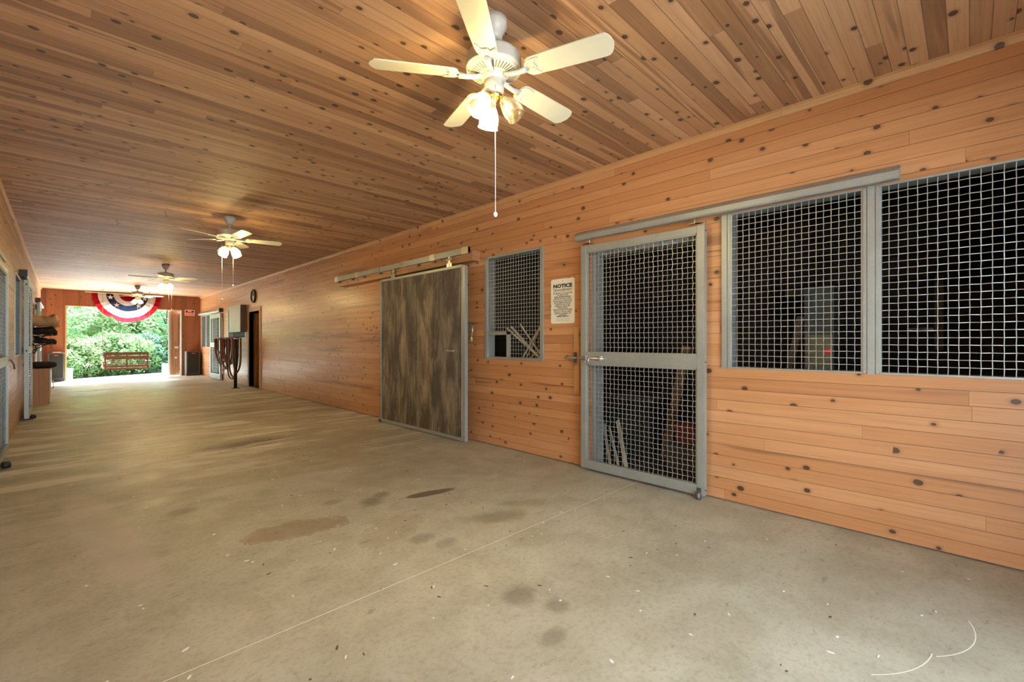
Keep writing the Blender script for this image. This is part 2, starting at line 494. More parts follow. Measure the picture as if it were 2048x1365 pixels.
def tube(bm, pts, r, seg=8, closed=False, mi=0, radii=None, cap=True):
    pts = [Vector(p) for p in pts]
    n = len(pts)
    rings = []
    up = None
    for i, p in enumerate(pts):
        if closed:
            t = (pts[(i + 1) % n] - pts[i - 1])
        else:
            t = pts[min(i + 1, n - 1)] - pts[max(i - 1, 0)]
        t.normalize()
        if up is None:
            up = Vector((0, 0, 1)) if abs(t.z) < 0.9 else Vector((1, 0, 0))
        side = t.cross(up)
        if side.length < 1e-5:
            side = t.cross(Vector((0, 1, 0)))
        side.normalize()
        up = side.cross(t).normalized()
        rr = radii[i] if radii else r
        rings.append([bm.verts.new(p + side * math.cos(2 * PI * k / seg + PI / seg) * rr + up * math.sin(2 * PI * k / seg + PI / seg) * rr) for k in range(seg)])
    m = n if closed else n - 1
    for i in range(m):
        a, b = rings[i], rings[(i + 1) % n]
        for k in range(seg):
            f = bm.faces.new((a[k], a[(k + 1) % seg], b[(k + 1) % seg], b[k]))
            f.material_index = mi
            f.smooth = seg > 4
    if not closed and cap:
        for rg in (rings[0][::-1], rings[-1]):
            f = bm.faces.new(rg)
            f.material_index = mi


def lathe(bm, prof, seg=24, mat=None, mi=0, ribs=0, ribamp=0.0, smooth=True):
    mat = mat or Matrix()
    rings = []
    for r, z in prof:
        ring = []
        for k in range(seg):
            a = 2 * PI * k / seg
            rr = max(r, 1e-4)
            if ribs:
                rr *= 1 + ribamp * math.cos(ribs * a)
            ring.append(bm.verts.new(mat @ Vector((rr * math.cos(a), rr * math.sin(a), z))))
        rings.append(ring)
    for a, b in zip(rings, rings[1:]):
        for k in range(seg):
            f = bm.faces.new((a[k], a[(k + 1) % seg], b[(k + 1) % seg], b[k]))
            f.material_index = mi
            f.smooth = smooth


def prism(bm, outline, t, mat=None, mi=0):
    """outline in local xy, extruded z 0..t"""
    mat = mat or Matrix()
    lo = [bm.verts.new(mat @ Vector((x, y, 0))) for x, y in outline]
    hi = [bm.verts.new(mat @ Vector((x, y, t))) for x, y in outline]
    n = len(outline)
    fs = [bm.faces.new(lo[::-1]), bm.faces.new(hi)]
    for i in range(n):
        fs.append(bm.faces.new((lo[i], lo[(i + 1) % n], hi[(i + 1) % n], hi[i])))
    for f in fs:
        f.material_index = mi


def obj(name, bm, mats, parent=None, fix=True):
    if isinstance(bm, bpy.types.Mesh):
        me = bm
    else:
        if fix:
            bmesh.ops.recalc_face_normals(bm, faces=bm.faces[:])
        me = bpy.data.meshes.new(name)
        bm.to_mesh(me)
        bm.free()
        for m in (mats if isinstance(mats, (list, tuple)) else [mats]):
            me.materials.append(M[m] if isinstance(m, str) else m)
    o = bpy.data.objects.new(name, me)
    COL.objects.link(o)
    if parent:
        o.parent = parent
    return o


def tag(o, label, cat, group=None, kind=None):
    o['label'] = label
    o['category'] = cat
    if group:
        o['group'] = group
    if kind:
        o['kind'] = kind
    return o


def thing(name, label, cat, loc=(0, 0, 0), rz=0.0, group=None, kind=None):
    o = bpy.data.objects.new(name, None)
    o.empty_display_size = 0.1
    COL.objects.link(o)
    o.location = loc
    o.rotation_euler = (0, 0, rz)
    return tag(o, label, cat, group, kind)


def bx(name, x0, x1, y0, y1, z0, z1, mat, parent=None, b=0.0):
    bm = BM()
    box(bm, x0, x1, y0, y1, z0, z1, b)
    return obj(name, bm, mat, parent)


def wall_mesh(axis, c0, c1, u0, u1, z0, z1, holes):
    """solid wall with rectangular openings; axis 'x': wall spans y; axis 'y': wall spans x"""
    us = sorted({u0, u1} | {h[0] for h in holes} | {h[1] for h in holes})
    zs = sorted({z0, z1} | {h[2] for h in holes} | {h[3] for h in holes})
    us = [u for u in us if u0 <= u <= u1]
    zs = [z for z in zs if z0 <= z <= z1]

    def solid(i, j):
        if i < 0 or j < 0 or i >= len(us) - 1 or j >= len(zs) - 1:
            return False
        uc, zc = (us[i] + us[i + 1]) / 2, (zs[j] + zs[j + 1]) / 2
        return not any(h[0] < uc < h[1] and h[2] < zc < h[3] for h in holes)

    bm = BM()
    P = (lambda c, u, z: (c, u, z)) if axis == 'x' else (lambda c, u, z: (u, c, z))
    cache = {}

    def vv(c, u, z):
        k = (c, u, z)
        if k not in cache:
            cache[k] = bm.verts.new(P(c, u, z))
        return cache[k]

    for i in range(len(us) - 1):
        for j in range(len(zs) - 1):
            if not solid(i, j):
                continue
            a, b, p, q = us[i], us[i + 1], zs[j], zs[j + 1]
            for c in (c0, c1):
                bm.faces.new((vv(c, a, p), vv(c, b, p), vv(c, b, q), vv(c, a, q)))
            if not solid(i - 1, j):
                bm.faces.new((vv(c0, a, p), vv(c0, a, q), vv(c1, a, q), vv(c1, a, p)))
            if not solid(i + 1, j):
                bm.faces.new((vv(c0, b, p), vv(c0, b, q), vv(c1, b, q), vv(c1, b, p)))
            if not solid(i, j - 1):
                bm.faces.new((vv(c0, a, p), vv(c0, b, p), vv(c1, b, p), vv(c1, a, p)))
            if not solid(i, j + 1):
                bm.faces.new((vv(c0, a, q), vv(c0, b, q), vv(c1, b, q), vv(c1, a, q)))
    return bm


def struct(name, bm, mat, label, cat):
    return tag(obj(name, bm, mat), label, cat, kind='structure')


# ------------------------------------------------------------------ shell
bm = BM(); box(bm, -4.2, 8.0, YN - 0.12, YE + 0.12, -0.15, 0.0)
struct('floor', bm, 'concrete', 'stained concrete floor of the barn aisle', 'floor')
bm = BM(); box(bm, -4.2, 8.0, YN - 0.12, YE + 0.12, H, H + 0.12)
struct('ceiling', bm, ['ceil'], 'knotty pine board ceiling over the whole aisle', 'ceiling')
bm = BM(); box(bm, -5.5, 9.3, YN - 1.6, YE + 0.5, H + 0.125, H + 0.30)  # unseen slab with overhang, added to stop sun and light leaks
struct('roof', bm, 'roofing', 'unseen barn roof slab added above the board ceiling to block sun', 'roof')

R_HOLES = [(-0.47, 0.448, 1.09, 2.33), (0.488, 1.410, 1.09, 2.33), (1.60, 2.72, -1, 2.22), (3.39, 4.35, 1.09, 2.37),
           (13.72, 14.72, -1, 2.16), (15.0, 17.10, 1.38, 2.36), (17.95, 19.25, -1, 2.25), (19.42, 21.0, 1.09, 2.30)]
struct('wall_right', wall_mesh('x', WR, WR + 0.12, YN - 0.12, YE + 0.12, 0.009, H, R_HOLES), 'wall_r',
       'long right wall of horizontal knotty pine boards', 'wall')
L_HOLES = [(6.85, 7.95, -1, 2.12), (9.76, 11.20, 1.07, 2.33), (12.3, 13.3, -1, 2.25), (15.2, 16.6, -1, 2.25), (17.6, 19.0, 1.07, 2.3)]
struct('wall_left', wall_mesh('x', WL - 0.12, WL, YN - 0.12, YE + 0.12, 0.0, H, L_HOLES), 'wall_l',
       'left wall of pale horizontal pine boards', 'wall')
struct('wall_back', wall_mesh('y', YE, YE + 0.12, WL, WR, 0.0, H, [(0.08, 3.21, -1, 2.50)]), 'wall_e',
       'far end wall of orange vertical boards around the open doorway', 'wall')
struct('wall_front', wall_mesh('y', YN - 0.12, YN, WL, WR, 0.0, H, [(0.0, 2.75, -1, 2.25)]), 'wall_e',
       'near end wall of vertical boards around the doorway behind the camera', 'wall')

# crown mouldings and the board at the foot of the track
bm = BM()
prism(bm, [(0, 0), (-0.032, 0), (-0.032, -0.018), (-0.014, -0.055), (0, -0.055)], YE - YN, Matrix(((1, 0, 0, WR), (0, 0, 1, YN), (0, 1, 0, H), (0, 0, 0, 1))))
struct('trim_1', bm, 'pine', 'pine crown moulding along the top of the right wall', 'moulding')
bm = BM()
prism(bm, [(0, 0), (0.028, 0), (0.028, -0.015), (0.012, -0.05), (0, -0.05)], YE - YN, Matrix(((1, 0, 0, WL), (0, 0, 1, YN), (0, 1, 0, H), (0, 0, 0, 1))))
struct('trim_2', bm, 'pine', 'pine crown moulding along the top of the left wall', 'moulding')
bm = BM(); box(bm, WR - 0.018, WR, 2.87, 2.94, 0.76, 1.44, 0.002)
struct('trim_3', bm, 'pine_x', 'short upright pine strip beside the mesh door latch', 'trim')
bm = BM(); box(bm, 0.06, 0.10, YE - 0.02, YE + 0.14, 0.0, 2.52); box(bm, 0.06, 3.25, YE - 0.02, YE + 0.0, 2.50, 2.525)
struct('trim_4', bm, 'pine_x', 'narrow wood edging around the far doorway', 'trim')
bm = BM(); box(bm, 3.21, 3.245, YE - 0.025, YE + 0.14, 0.0, 2.50)
struct('trim_5', bm, 'white', 'pale upright edging on the right side of the far doorway', 'trim')

# rooms behind the stalls, shade put into their board colour (inner faces only visible through openings)
def room(name, x0, x1, y0, y1, label):
    bm = BM()
    t = 0.08
    box(bm, x0, x1, y0 - t, y0, 0, H - 0.002)
    box(bm, x0, x1, y1, y1 + t, 0, H - 0.002)
    if x0 > 0:
        box(bm, x1, x1 + t, y0 - t, y1 + t, 0, H - 0.002)
    else:
        box(bm, x0 - t, x0, y0 - t, y1 + t, 0, H - 0.002)
    box(bm, x0, x1, y0, y1, H - 0.03, H - 0.002)
    return struct(name, bm, 'darkroom', label, 'wall')


room('wall_stall_near', WR + 0.122, 7.6, -0.8, 5.4, 'shade-darkened boards lining the tack stall behind the mesh')
room('wall_stall_far', WR + 0.122, 7.6, 12.6, 21.2, 'shade-darkened boards lining the far stalls on the right')
room('wall_stall_left', -3.9, WL - 0.122, 5.0, 21.2, 'shade-darkened boards lining the stalls on the left')
for nm, a in (('floor_mat_near', (WR + 0.03, 7.58, -0.78, 5.38)), ('floor_mat_far', (WR + 0.03, 7.58, 12.62, 21.18)), ('floor_mat_left', (-3.88, WL - 0.03, 5.02, 21.18))):
    bm = BM(); box(bm, a[0], a[1], a[2], a[3], 0.0005, 0.012)
    struct('floor' + nm[5:], bm, 'mat', 'dark matting on the stall floor ' + {'near': 'behind the near mesh door', 'far': 'of the far right stalls', 'left': 'of the left stalls'}[nm.split('_')[-1]], 'floor')

# ------------------------------------------------------------------ wire mesh
def wire_mesh(bm, x, y0, y1, z0, z1, pitch=0.0455, r=0.0028, wavy=0.0007, seg=4, hole=None, rv=None):
    vm = 1 if rv else 0
    rv = rv or r
    ny = max(1, round((y1 - y0) / pitch))
    nz = max(1, round((z1 - z0) / pitch))
    py, pz = (y1 - y0) / ny, (z1 - z0) / nz

    def spans(lo, hi, cut):
        return [(lo, hi)] if cut is None else ([(lo, cut[0])] if cut[0] > lo + 0.01 else []) + ([(cut[1], hi)] if cut[1] < hi - 0.01 else [])

    for i in range(1, ny):
        y = y0 + i * py
        cut = hole[2:] if hole and hole[0] < y < hole[1] else None
        for a, b in spans(z0, z1, cut):
            k = max(2, int(round((b - a) / pz * 2)) + 1)
            pts = []
            for j in range(k):
                zz = a + (b - a) * j / (k - 1)
                ph = PI * (zz - z0) / pz + i * PI
                pts.append((x + 0.0022 * math.cos(ph), y + wavy * math.cos(PI * (zz - z0) / pz), zz))
            tube(bm, pts, rv, seg, cap=False, mi=vm)
    for j in range(1, nz):
        z = z0 + j * pz
        cut = hole[:2] if hole and hole[2] < z < hole[3] else None
        for a, b in spans(y0, y1, cut):
            k = max(2, int(round((b - a) / py * 2)) + 1)
            pts = []
            for i in range(k):
                yy = a + (b - a) * i / (k - 1)
                ph = PI * (yy - y0) / py + j * PI
                pts.append((x - 0.0030 * math.cos(ph), yy, z + 0.0006 * math.cos(PI * (yy - y0) / py)))
            tube(bm, pts, r, seg, cap=False)


def mesh_window(name, label, y0, y1, z0, z1, side=1, fw=0.045, hole=None, post=None, r=0.0028, rv=None, wm='wire'):
    """galvanised frame set in a wall opening. side=1 right wall, -1 left wall"""
    X = WR if side > 0 else WL
    s = side
    t = thing(name, label, 'window', (X, (y0 + y1) / 2, z0), kind='structure')
    off = Vector(t.location)
    t_in = 0.119

    def part(nm, bm, mat):
        o = obj(nm, bm, mat, t)
        o.matrix_parent_inverse = Matrix.Translation(-off)
        return o

    xa, xb = sorted((X - s * 0.014, X + s * t_in))
    bm = BM()
    box(bm, xa, xb, y0, y0 + fw, z0, z1, 0.003)
    box(bm, xa, xb, y1 - fw, y1, z0, z1, 0.003)
    box(bm, xa, xb, y0 + fw, y1 - fw, z1 - fw * 0.55, z1, 0.003)
    box(bm, xa, xb, y0 + fw, y1 - fw, z0, z0 + fw * 0.55, 0.003)
    # inner lip
    xl, xm = sorted((X - s * 0.004, X + s * 0.012))
    for a in ((y0 + fw, y0 + fw + 0.010, z0 + fw * .55, z1 - fw * .55), (y1 - fw - 0.010, y1 - fw, z0 + fw * .55, z1 - fw * .55)):
        box(bm, xl, xm, *a)
    f = part('window_frame', bm, 'galv')
    bm = BM()
    wire_mesh(bm, X + s * 0.008, y0 + fw, y1 - fw, z0 + fw * .55, z1 - fw * .55, hole=hole, r=r, rv=rv)
    part('wire_mesh', bm, [wm, 'steel_dark' if side > 0 else 'black'])  # thin vertical wires coloured dark for their unlit side
    return t, part


# two big panels right, with a shared post between (belongs to the near one)
t, part = mesh_window('window_1', 'near left wire mesh stall window between post and mesh door', 0.487, 1.385, 1.085, 2.337, fw=0.022)
bm = BM(); box(bm, WR - 0.022, WR + 0.05, 1.387, 1.430, 1.082, 2.339, 0.003)
part('post', bm, 'galv')
t, part = mesh_window('window_2', 'wire mesh stall window nearest the camera, cut by the right picture edge', -0.49, 0.441, 1.085, 2.337, fw=0.022)
bm = BM(); box(bm, WR - 0.018, WR + 0.05, 0.443, 0.485, 1.080, 2.341, 0.003)
part('post', bm, 'galv')
bm = BM()
for z in (1.098, 2.322):
    for y in (0.430, 0.498):
        tube(bm, [(WR - 0.014, y, z), (WR - 0.0175, y, z)], 0.006, 8)
part('bolt', bm, 'zinc')

# small window with feed opening
hole = (3.935, 4.345, 1.10, 1.42)
t, part = mesh_window('window_3', 'small wire mesh window with feed opening left of the notice sign', 3.373, 4.366, 1.083, 2.378, fw=0.05, hole=(3.94, 4.316, 1.11, 1.42))
bm = BM()
box(bm, WR - 0.012, WR + 0.02, 3.925, 3.972, 1.11, 1.425, 0.002)
box(bm, WR - 0.012, WR + 0.02, 3.925, 4.316, 1.385, 1.425, 0.002)
part('feed_opening_frame', bm, 'galv')

# far windows on the right
t, part = mesh_window('window_4', 'wire mesh stall window behind the grey wall box', 15.02, 17.08, 1.385, 2.36, fw=0.09, r=0.004, rv=0.0012)
t, part = mesh_window('window_5', 'farthest wire mesh stall window beside the far mesh door', 20.28, 21.02, 1.09, 2.30, fw=0.045, r=0.004, rv=0.0012)
t, part = mesh_window('window_6', 'wire mesh stall window just left of the far mesh door', 19.42, 20.20, 1.09, 2.30, fw=0.045, r=0.004, rv=0.0012)
# left wall window
t, part = mesh_window('window_7', 'dark stall window in the left wall before the sliding door', 9.76, 11.20, 1.07, 2.33, side=-1, fw=0.06, r=0.002, rv=0.0007, wm='steel_dark')
t, part = mesh_window('window_8', 'far stall window in the left wall', 17.6, 19.0, 1.07, 2.30, side=-1, fw=0.06, r=0.003, rv=0.001, wm='steel_dark')


# ------------------------------------------------------------------ sliding mesh doors
def mesh_door(name, label, y0, y1, z0, z1, xf, xb, zr0, zr1, st=0.055, latch_side=1, far=False, hang=None, wheel=True):
    """leaf between faces xf (aisle side) and xb; y0<y1; mid rail zr0..zr1"""
    s = 1 if xb > xf else -1
    loc = Vector(((xf + xb) / 2, (y0 + y1) / 2, z0))
    t = thing(name, label, 'door', loc, kind='structure')
    xa, xc = sorted((xf, xb))

    def part(nm, bm, mat, par=None):
        o = obj(nm, bm, mat, par or t)
        if par is None:
            o.matrix_parent_inverse = Matrix.Translation(-loc)
        return o

    bm = BM()
    box(bm, xa, xc, y0, y0 + st, z0, z1, 0.003)
    box(bm, xa, xc, y1 - st, y1, z0, z1, 0.003)
    box(bm, xa + 0.002, xc - 0.002, y0 + st, y1 - st, z1 - st * 1.05, z1 - 0.004, 0.003)
    box(bm, xa + 0.002, xc - 0.002, y0 + st, y1 - st, z0, z0 + st * 1.4, 0.003)
    box(bm, xa + 0.002, xc - 0.002, y0 + st, y1 - st, zr0, zr1, 0.003)
    # raised ridges on the rails
    xr = xf - s * 0.004
    lo, hi = sorted((xr, xf + s * 0.006))
    box(bm, lo, hi, y0 + st * 1.0, y1 - st * 1.0, zr0 + 0.035, zr1 - 0.035, 0.001)
    box(bm, lo, hi, y0 + st * 1.0, y1 - st * 1.0, z0 + st * 0.35, z0 + st * 1.0, 0.001)
    # inner lips
    for a, b in ((z0 + st * 1.4, zr0), (zr1, z1 - st * 1.05)):
        box(bm, xa + 0.012, xa + 0.03, y0 + st, y0 + st + 0.012, a, b)
        box(bm, xa + 0.012, xa + 0.03, y1 - st - 0.012, y1 - st, a, b)
        box(bm, xa + 0.012, xa + 0.03, y0 + st, y1 - st, b - 0.012, b)
    part('door_frame', bm, 'galv')
    bm = BM()
    rr = 0.0027 if s > 0 else 0.0013
    rv = None
    if far:
        rr, rv = 0.0065, 0.0012
    elif s < 0:
        rv = 0.0007
    wire_mesh(bm, (xa + xc) / 2, y0 + st, y1 - st, z0 + st * 1.4, zr0, wavy=0.0032, r=rr, rv=rv)
    part('wire_mesh', bm, ['wire', 'steel_dark' if s > 0 else 'black'])  # shade of the upright wires put into a darker material
    bm = BM()
    wire_mesh(bm, (xa + xc) / 2, y0 + st, y1 - st, zr1, z1 - st * 1.05, wavy=0.0032, r=rr, rv=rv)
    part('wire_mesh', bm, ['wire', 'steel_dark' if s > 0 else 'black'])  # upright wires darkened here too, as if facing away from light
    # hanger brackets
    if hang:
        for yh in (y0 + 0.09, y1 - 0.09):
            bm = BM()
            xm = (xf + xb) / 2
            box(bm, xm - 0.018, xm + 0.018, yh - 0.05, yh + 0.05, hang - 0.045, hang - 0.040)
            tube(bm, [(xm, yh, hang - 0.055), (xm, yh, hang + 0.01)], 0.006, 8)
            yy = y0 + 0.002 if yh < (y0 + y1) / 2 else y1 - 0.006
            box(bm, xm - 0.018, xm + 0.018, min(yy, yh), max(yy + 0.004, yh), hang - 0.045, hang - 0.041)
            box(bm, xm - 0.018, xm + 0.018, yy, yy + 0.004, z1 - 0.08, hang - 0.04)
            part('hanger', bm, 'zinc')
    return t, part


# main mesh door
def jamb(name, label, X, s, y0, y1, z1):
    bm = BM()
    xa, xb = sorted((X - s * 0.006, X + s * 0.135))
    box(bm, xa, xb, y0, y0 + 0.05, 0, z1, 0.002)
    box(bm, xa, xb, y1 - 0.05, y1, 0, z1, 0.002)
    box(bm, xa, xb, y0 + 0.05, y1 - 0.05, z1 - 0.05, z1, 0.002)
    tag(obj(name, bm, 'galv'), label, 'trim', kind='structure')


jamb('trim_6', 'galvanised steel lining of the near stall doorway', WR, 1, 1.60, 2.72, 2.22)
jamb('trim_7', 'galvanised steel lining of the far right stall doorway', WR, 1, 17.95, 19.25, 2.25)
jamb('trim_8', 'galvanised steel lining of the nearest left stall doorway', WL, -1, 6.85, 7.95, 2.12)
jamb('trim_9', 'galvanised steel lining of the second left stall doorway', WL, -1, 12.3, 13.3, 2.25)
XD0, XD1 = 3.745, 3.80
DT, part = mesh_door('door_1', 'galvanised sliding wire mesh stall door right of the notice sign', 1.535, 2.785, 0.025, 2.268, XD0, XD1, 1.075, 1.200, st=0.062, hang=2.335)
bm = BM()   # bolt latch
xl = XD0 - 0.018
tube(bm, [(xl, 2.50, 1.135), (xl, 2.97, 1.135)], 0.011, 10)
tube(bm, [(xl, 2.52, 1.135), (xl, 2.52, 1.165)], 0.006, 8)
for y in (2.53, 2.70):
    box(bm, XD0 - 0.034, XD0 - 0.002, y, y + 0.012, 1.112, 1.160, 0.002)
part('latch_bolt', bm, 'zinc')
bm = BM()
hx = xl - 0.012
tube(bm, [(hx, 2.705, 1.135), (hx - 0.012, 2.70, 1.10), (hx - 0.006, 2.688, 1.075), (hx, 2.676, 1.10), (hx + 0.004, 2.66, 1.15)], 0.005, 8)
part('latch_hook', bm, 'zinc')
bm = BM()   # catch plate on the post strip
box(bm, WR - 0.075, WR - 0.019, 2.895, 2.905, 1.08, 1.19, 0.002)
tube(bm, [(WR - 0.062, 2.905, 1.135), (WR - 0.062, 2.965, 1.135), (WR - 0.062, 3.0, 1.15)], 0.009, 8)
o = obj('latch_catch', bm, 'steel_dark')
tag(o, 'dull steel latch catch on the pine strip left of the mesh door', 'latch')
bm = BM()   # floor guide roller
lathe(bm, [(0.0, -0.03), (0.022, -0.03), (0.026, -0.01), (0.022, 0.02), (0.012, 0.03), (0.0, 0.03)], 16, Matrix.Translation((3.722, 1.575, 0.032)))
box(bm, 3.70, 3.745, 1.56, 1.59, 0.060, 0.068)
box(bm, 3.735, 3.744, 1.56, 1.59, 0.03, 0.09)
part('guide_roller', bm, 'steel_dark')
bm = BM()
for z in (2.22, 1.13, 0.07):
    tube(bm, [(3.772, 1.536, z), (3.772, 1.532, z)], 0.008, 10)
part('bolt_hole', bm, 'black')


def track(name, label, x_wall, s, y0, y1, z0, z1, d=0.11, cap=False):
    """half-round steel door track cover fixed to the wall. s=+1: right wall (sticks out to -x)"""
    hh = z1 - z0
    prof = [(0, z0 + hh * 0.15), (0, z1), (-0.35 * d, z1), (-0.75 * d, z1 - 0.22 * hh), (-d, z1 - 0.5 * hh), (-d, z0 + 0.10 * hh), (-0.92 * d, z0), (-0.62 * d, z0), (-0.62 * d, z0 + 0.012), (-0.90 * d, z0 + 0.012),
            (-0.90 * d, z1 - 0.5 * hh), (-0.7 * d, z1 - 0.3 * hh), (-0.3 * d, z1 - 0.1 * hh), (-0.2 * d, z1 - 0.12 * hh), (-0.2 * d, z0 + hh * 0.15)]
    bm = BM()
    mat = Matrix(((s, 0, 0, x_wall), (0, 0, 1, y0), (0, 1, 0, 0), (0, 0, 0, 1)))
    prism(bm, prof, y1 - y0, mat)
    t = thing(name, label, 'track', (x_wall - s * d / 2, (y0 + y1) / 2, z0))
    o = obj('track_rail', bm, 'galv', t)
    o.matrix_parent_inverse = Matrix.Translation(-Vector(t.location))
    if cap:
        bm = BM()
        xs = sorted((x_wall - s * 0.002, x_wall - s * (d + 0.008)))
        box(bm, xs[0], xs[1], y0 - 0.02, y0 + 0.03, z0 - 0.004, z1 + 0.006, 0.004)
        o = obj('end_cap', bm, 'black', t)
        o.matrix_parent_inverse = Matrix.Translation(-Vector(t.location))
    return t


track('door_track', 'long galvanised track above the near mesh door and window', WR, 1, 0.315, 2.86, 2.335, 2.435, d=0.11)
track('door_track', 'galvanised track above the far mesh door on the right wall', WR, 1, 17.75, 21.1, 2.31, 2.43, d=0.11, cap=True)
track('door_track', 'white track end above the nearest door on the left wall', WL, -1, 5.4, 7.7, 2.20, 2.29, d=0.05)
track('door_track', 'galvanised track with black end cap above the second left door', WL, -1, 10.75, 13.9, 2.36, 2.46, d=0.09, cap=True)
track('door_track', 'short pale track with dark end cap farthest along the left wall', WL, -1, 16.9, 20.2, 2.33, 2.43, d=0.09, cap=True)

# far mesh door on the right
DT2, part = mesh_door('door_2', 'far sliding mesh door with pale frame behind the lead ropes', 17.75, 19.25, 0.02, 2.27, 3.765, 3.815, 1.12, 1.28, st=0.13, far=True)
# left doors
DT3, part = mesh_door('door_3', 'sliding mesh stall door at the left picture edge', 6.7, 8.02, 0.02, 2.15, WL + 0.048, WL + 0.008, 1.03, 1.13, st=0.06)
bm = BM()
tube(bm, [(WL + 0.06, 7.85, 1.08), (WL + 0.06, 8.22, 1.08)], 0.011, 8)
tube(bm, [(WL + 0.06, 8.10, 1.08), (WL + 0.085, 8.10, 1.03), (WL + 0.09, 8.12, 0.97)], 0.009, 8)
part('latch_bolt', bm, 'steel_dark')
bm = BM()
lathe(bm, [(0, -0.03), (0.035, -0.03), (0.04, 0.0), (0.03, 0.03), (0, 0.03)], 14, Matrix.Translation((WL + 0.088, 6.95, 0.04)))
part('guide_roller', bm, 'black')
DT4, part = mesh_door('door_4', 'open sliding door with broad grey steel edge beside the saddle racks', 10.95, 12.25, 0.03, 2.32, WL + 0.105, WL + 0.050, 1.10, 1.22, st=0.075, far=True)
bm = BM()
lathe(bm, [(0, -0.03), (0.035, -0.03), (0.04, 0.0), (0.03, 0.03), (0, 0.03)], 14, Matrix.Translation((WL + 0.15, 11.05, 0.045)))
box(bm, WL + 0.05, WL + 0.15, 11.03, 11.07, 0.0, 0.028)
part('guide_roller', bm, 'black')
bm = BM()
for z in (2.25, 1.15):
    tube(bm, [(WL + 0.078, 10.951, z), (WL + 0.078, 10.945, z)], 0.013, 10)
part('bolt_hole', bm, 'black')
bm = BM()
tube(bm, [(WL + 0.105, 12.1, 1.26), (WL + 0.15, 12.1, 1.23), (WL + 0.16, 12.1, 1.15), (WL + 0.13, 12.1, 1.08), (WL + 0.105, 12.1, 1.12)], 0.010, 6)
part('latch_strap', bm, 'black')
DT5, part = mesh_door('door_5', 'pale sliding door half hidden behind the saddle racks', 16.9, 18.3, 0.03, 2.30, WL + 0.085, WL + 0.035, 1.05, 1.20, st=0.14, far=True)


# ------------------------------------------------------------------ ribbed barn door
BX0, BX1 = 3.665, 3.715
by0, by1, bz0, bz1 = 4.555, 6.735, 0.012, 2.302
loc = Vector((BX0, (by0 + by1) / 2, bz0))
bd = thing('door_6', 'weathered ribbed wood sliding barn door in a steel frame', 'door', loc, kind='structure')


def bpart(nm, bm, mat, par=None):
    o = obj(nm, bm, mat, par or bd)
    if par is None:
        o.matrix_parent_inverse = Matrix.Translation(-loc)
    return o


# ribbed panel as a saw-tooth profile extruded upward
ya, yb = by0 + 0.04, by1 - 0.02
prof = [(BX1 - 0.004, ya)]
smooth_bands = [(6.02, 6.10), (5.43, 5.60), (5.30, 5.38)]
y = ya
out = []
while y < yb - 1e-4:
    y2 = min(y + 0.0305, yb)
    if any(a - 0.01 < (y + y2) / 2 < b + 0.01 for a, b in smooth_bands):
        out += [(BX0 + 0.008, y), (BX0 + 0.008, y2)]
    else:
        out += [(BX0 + 0.016, y), (BX0 + 0.016, y + 0.006), (BX0 + 0.010, y + 0.010), (BX0 + 0.010, y2)]
    y = y2
clean = []
for p in out:
    if not clean or abs(p[0] - clean[-1][0]) + abs(p[1] - clean[-1][1]) > 1e-5:
        clean.append(p)
prof += clean + [(BX1 - 0.004, yb)]
bm = BM()
prism(bm, prof, bz1 - bz0 - 0.06, Matrix.Translation((0, 0, bz0 + 0.03)))
bpart('ribbed_panel', bm, 'ribdoor')
bm = BM()
box(bm, BX0, BX1, by0, by0 + 0.058, bz0, bz1 - 0.02, 0.004)
box(bm, BX0 - 0.006, BX0 + 0.02, by0 + 0.058, by0 + 0.07, bz0 + 0.05, bz1 - 0.04, 0.002)
box(bm, BX0 - 0.002, BX1, by1 - 0.028, by1, bz0, bz1, 0.004)
box(bm, BX0 - 0.004, BX1, by0 + 0.06, by1 - 0.02, bz1 - 0.035, bz1, 0.004)
box(bm, BX0 - 0.004, BX1, by0 + 0.03, by1 - 0.02, bz0, bz0 + 0.045, 0.004)
bpart('door_frame', bm, 'galv')
bm = BM()
tube(bm, [(BX0 + 0.01, 4.80, 1.18), (BX0 - 0.045, 4.80, 1.18)], 0.010, 10)
lathe(bm, [(0.0, 0.0), (0.02, 0.0), (0.02, 0.006), (0, 0.006)], 14, Matrix.Translation((BX0 + 0.008, 4.80, 1.18)) @ Matrix.Rotation(-PI / 2, 4, 'Y'))
tube(bm, [(BX0 - 0.045, 4.79, 1.18), (BX0 - 0.048, 4.86, 1.182), (BX0 - 0.043, 4.92, 1.18)], 0.009, 8)
bpart('door_handle', bm, 'zinc')
for yh in (6.36, 4.90):
    bm = BM()
    xm = BX0 + 0.012
    box(bm, xm - 0.006, xm, yh - 0.055, yh + 0.055, bz1 - 0.02, bz1 + 0.05, 0.002)
    box(bm, xm - 0.006, xm, yh - 0.028, yh + 0.028, bz1 + 0.04, 2.435, 0.002)
    for dy in (-0.035, 0.035):
        lathe(bm, [(0, -0.008), (0.020, -0.008), (0.020, 0.008), (0, 0.008)], 12, Matrix.Translation((xm - 0.012, yh + dy, 2.398)) @ Matrix.Rotation(PI / 2, 4, 'Y'))
    tube(bm, [(xm - 0.015, yh, bz1 + 0.02), (xm - 0.005, yh, bz1 + 0.02)], 0.010, 8)
    bpart('hanger', bm, 'zinc')
bm = BM()
box(bm, BX0 - 0.02, BX1, by1 - 0.03, by1 + 0.02, 0.0, 0.05, 0.003)
bpart('floor_guide', bm, 'steel_dark')

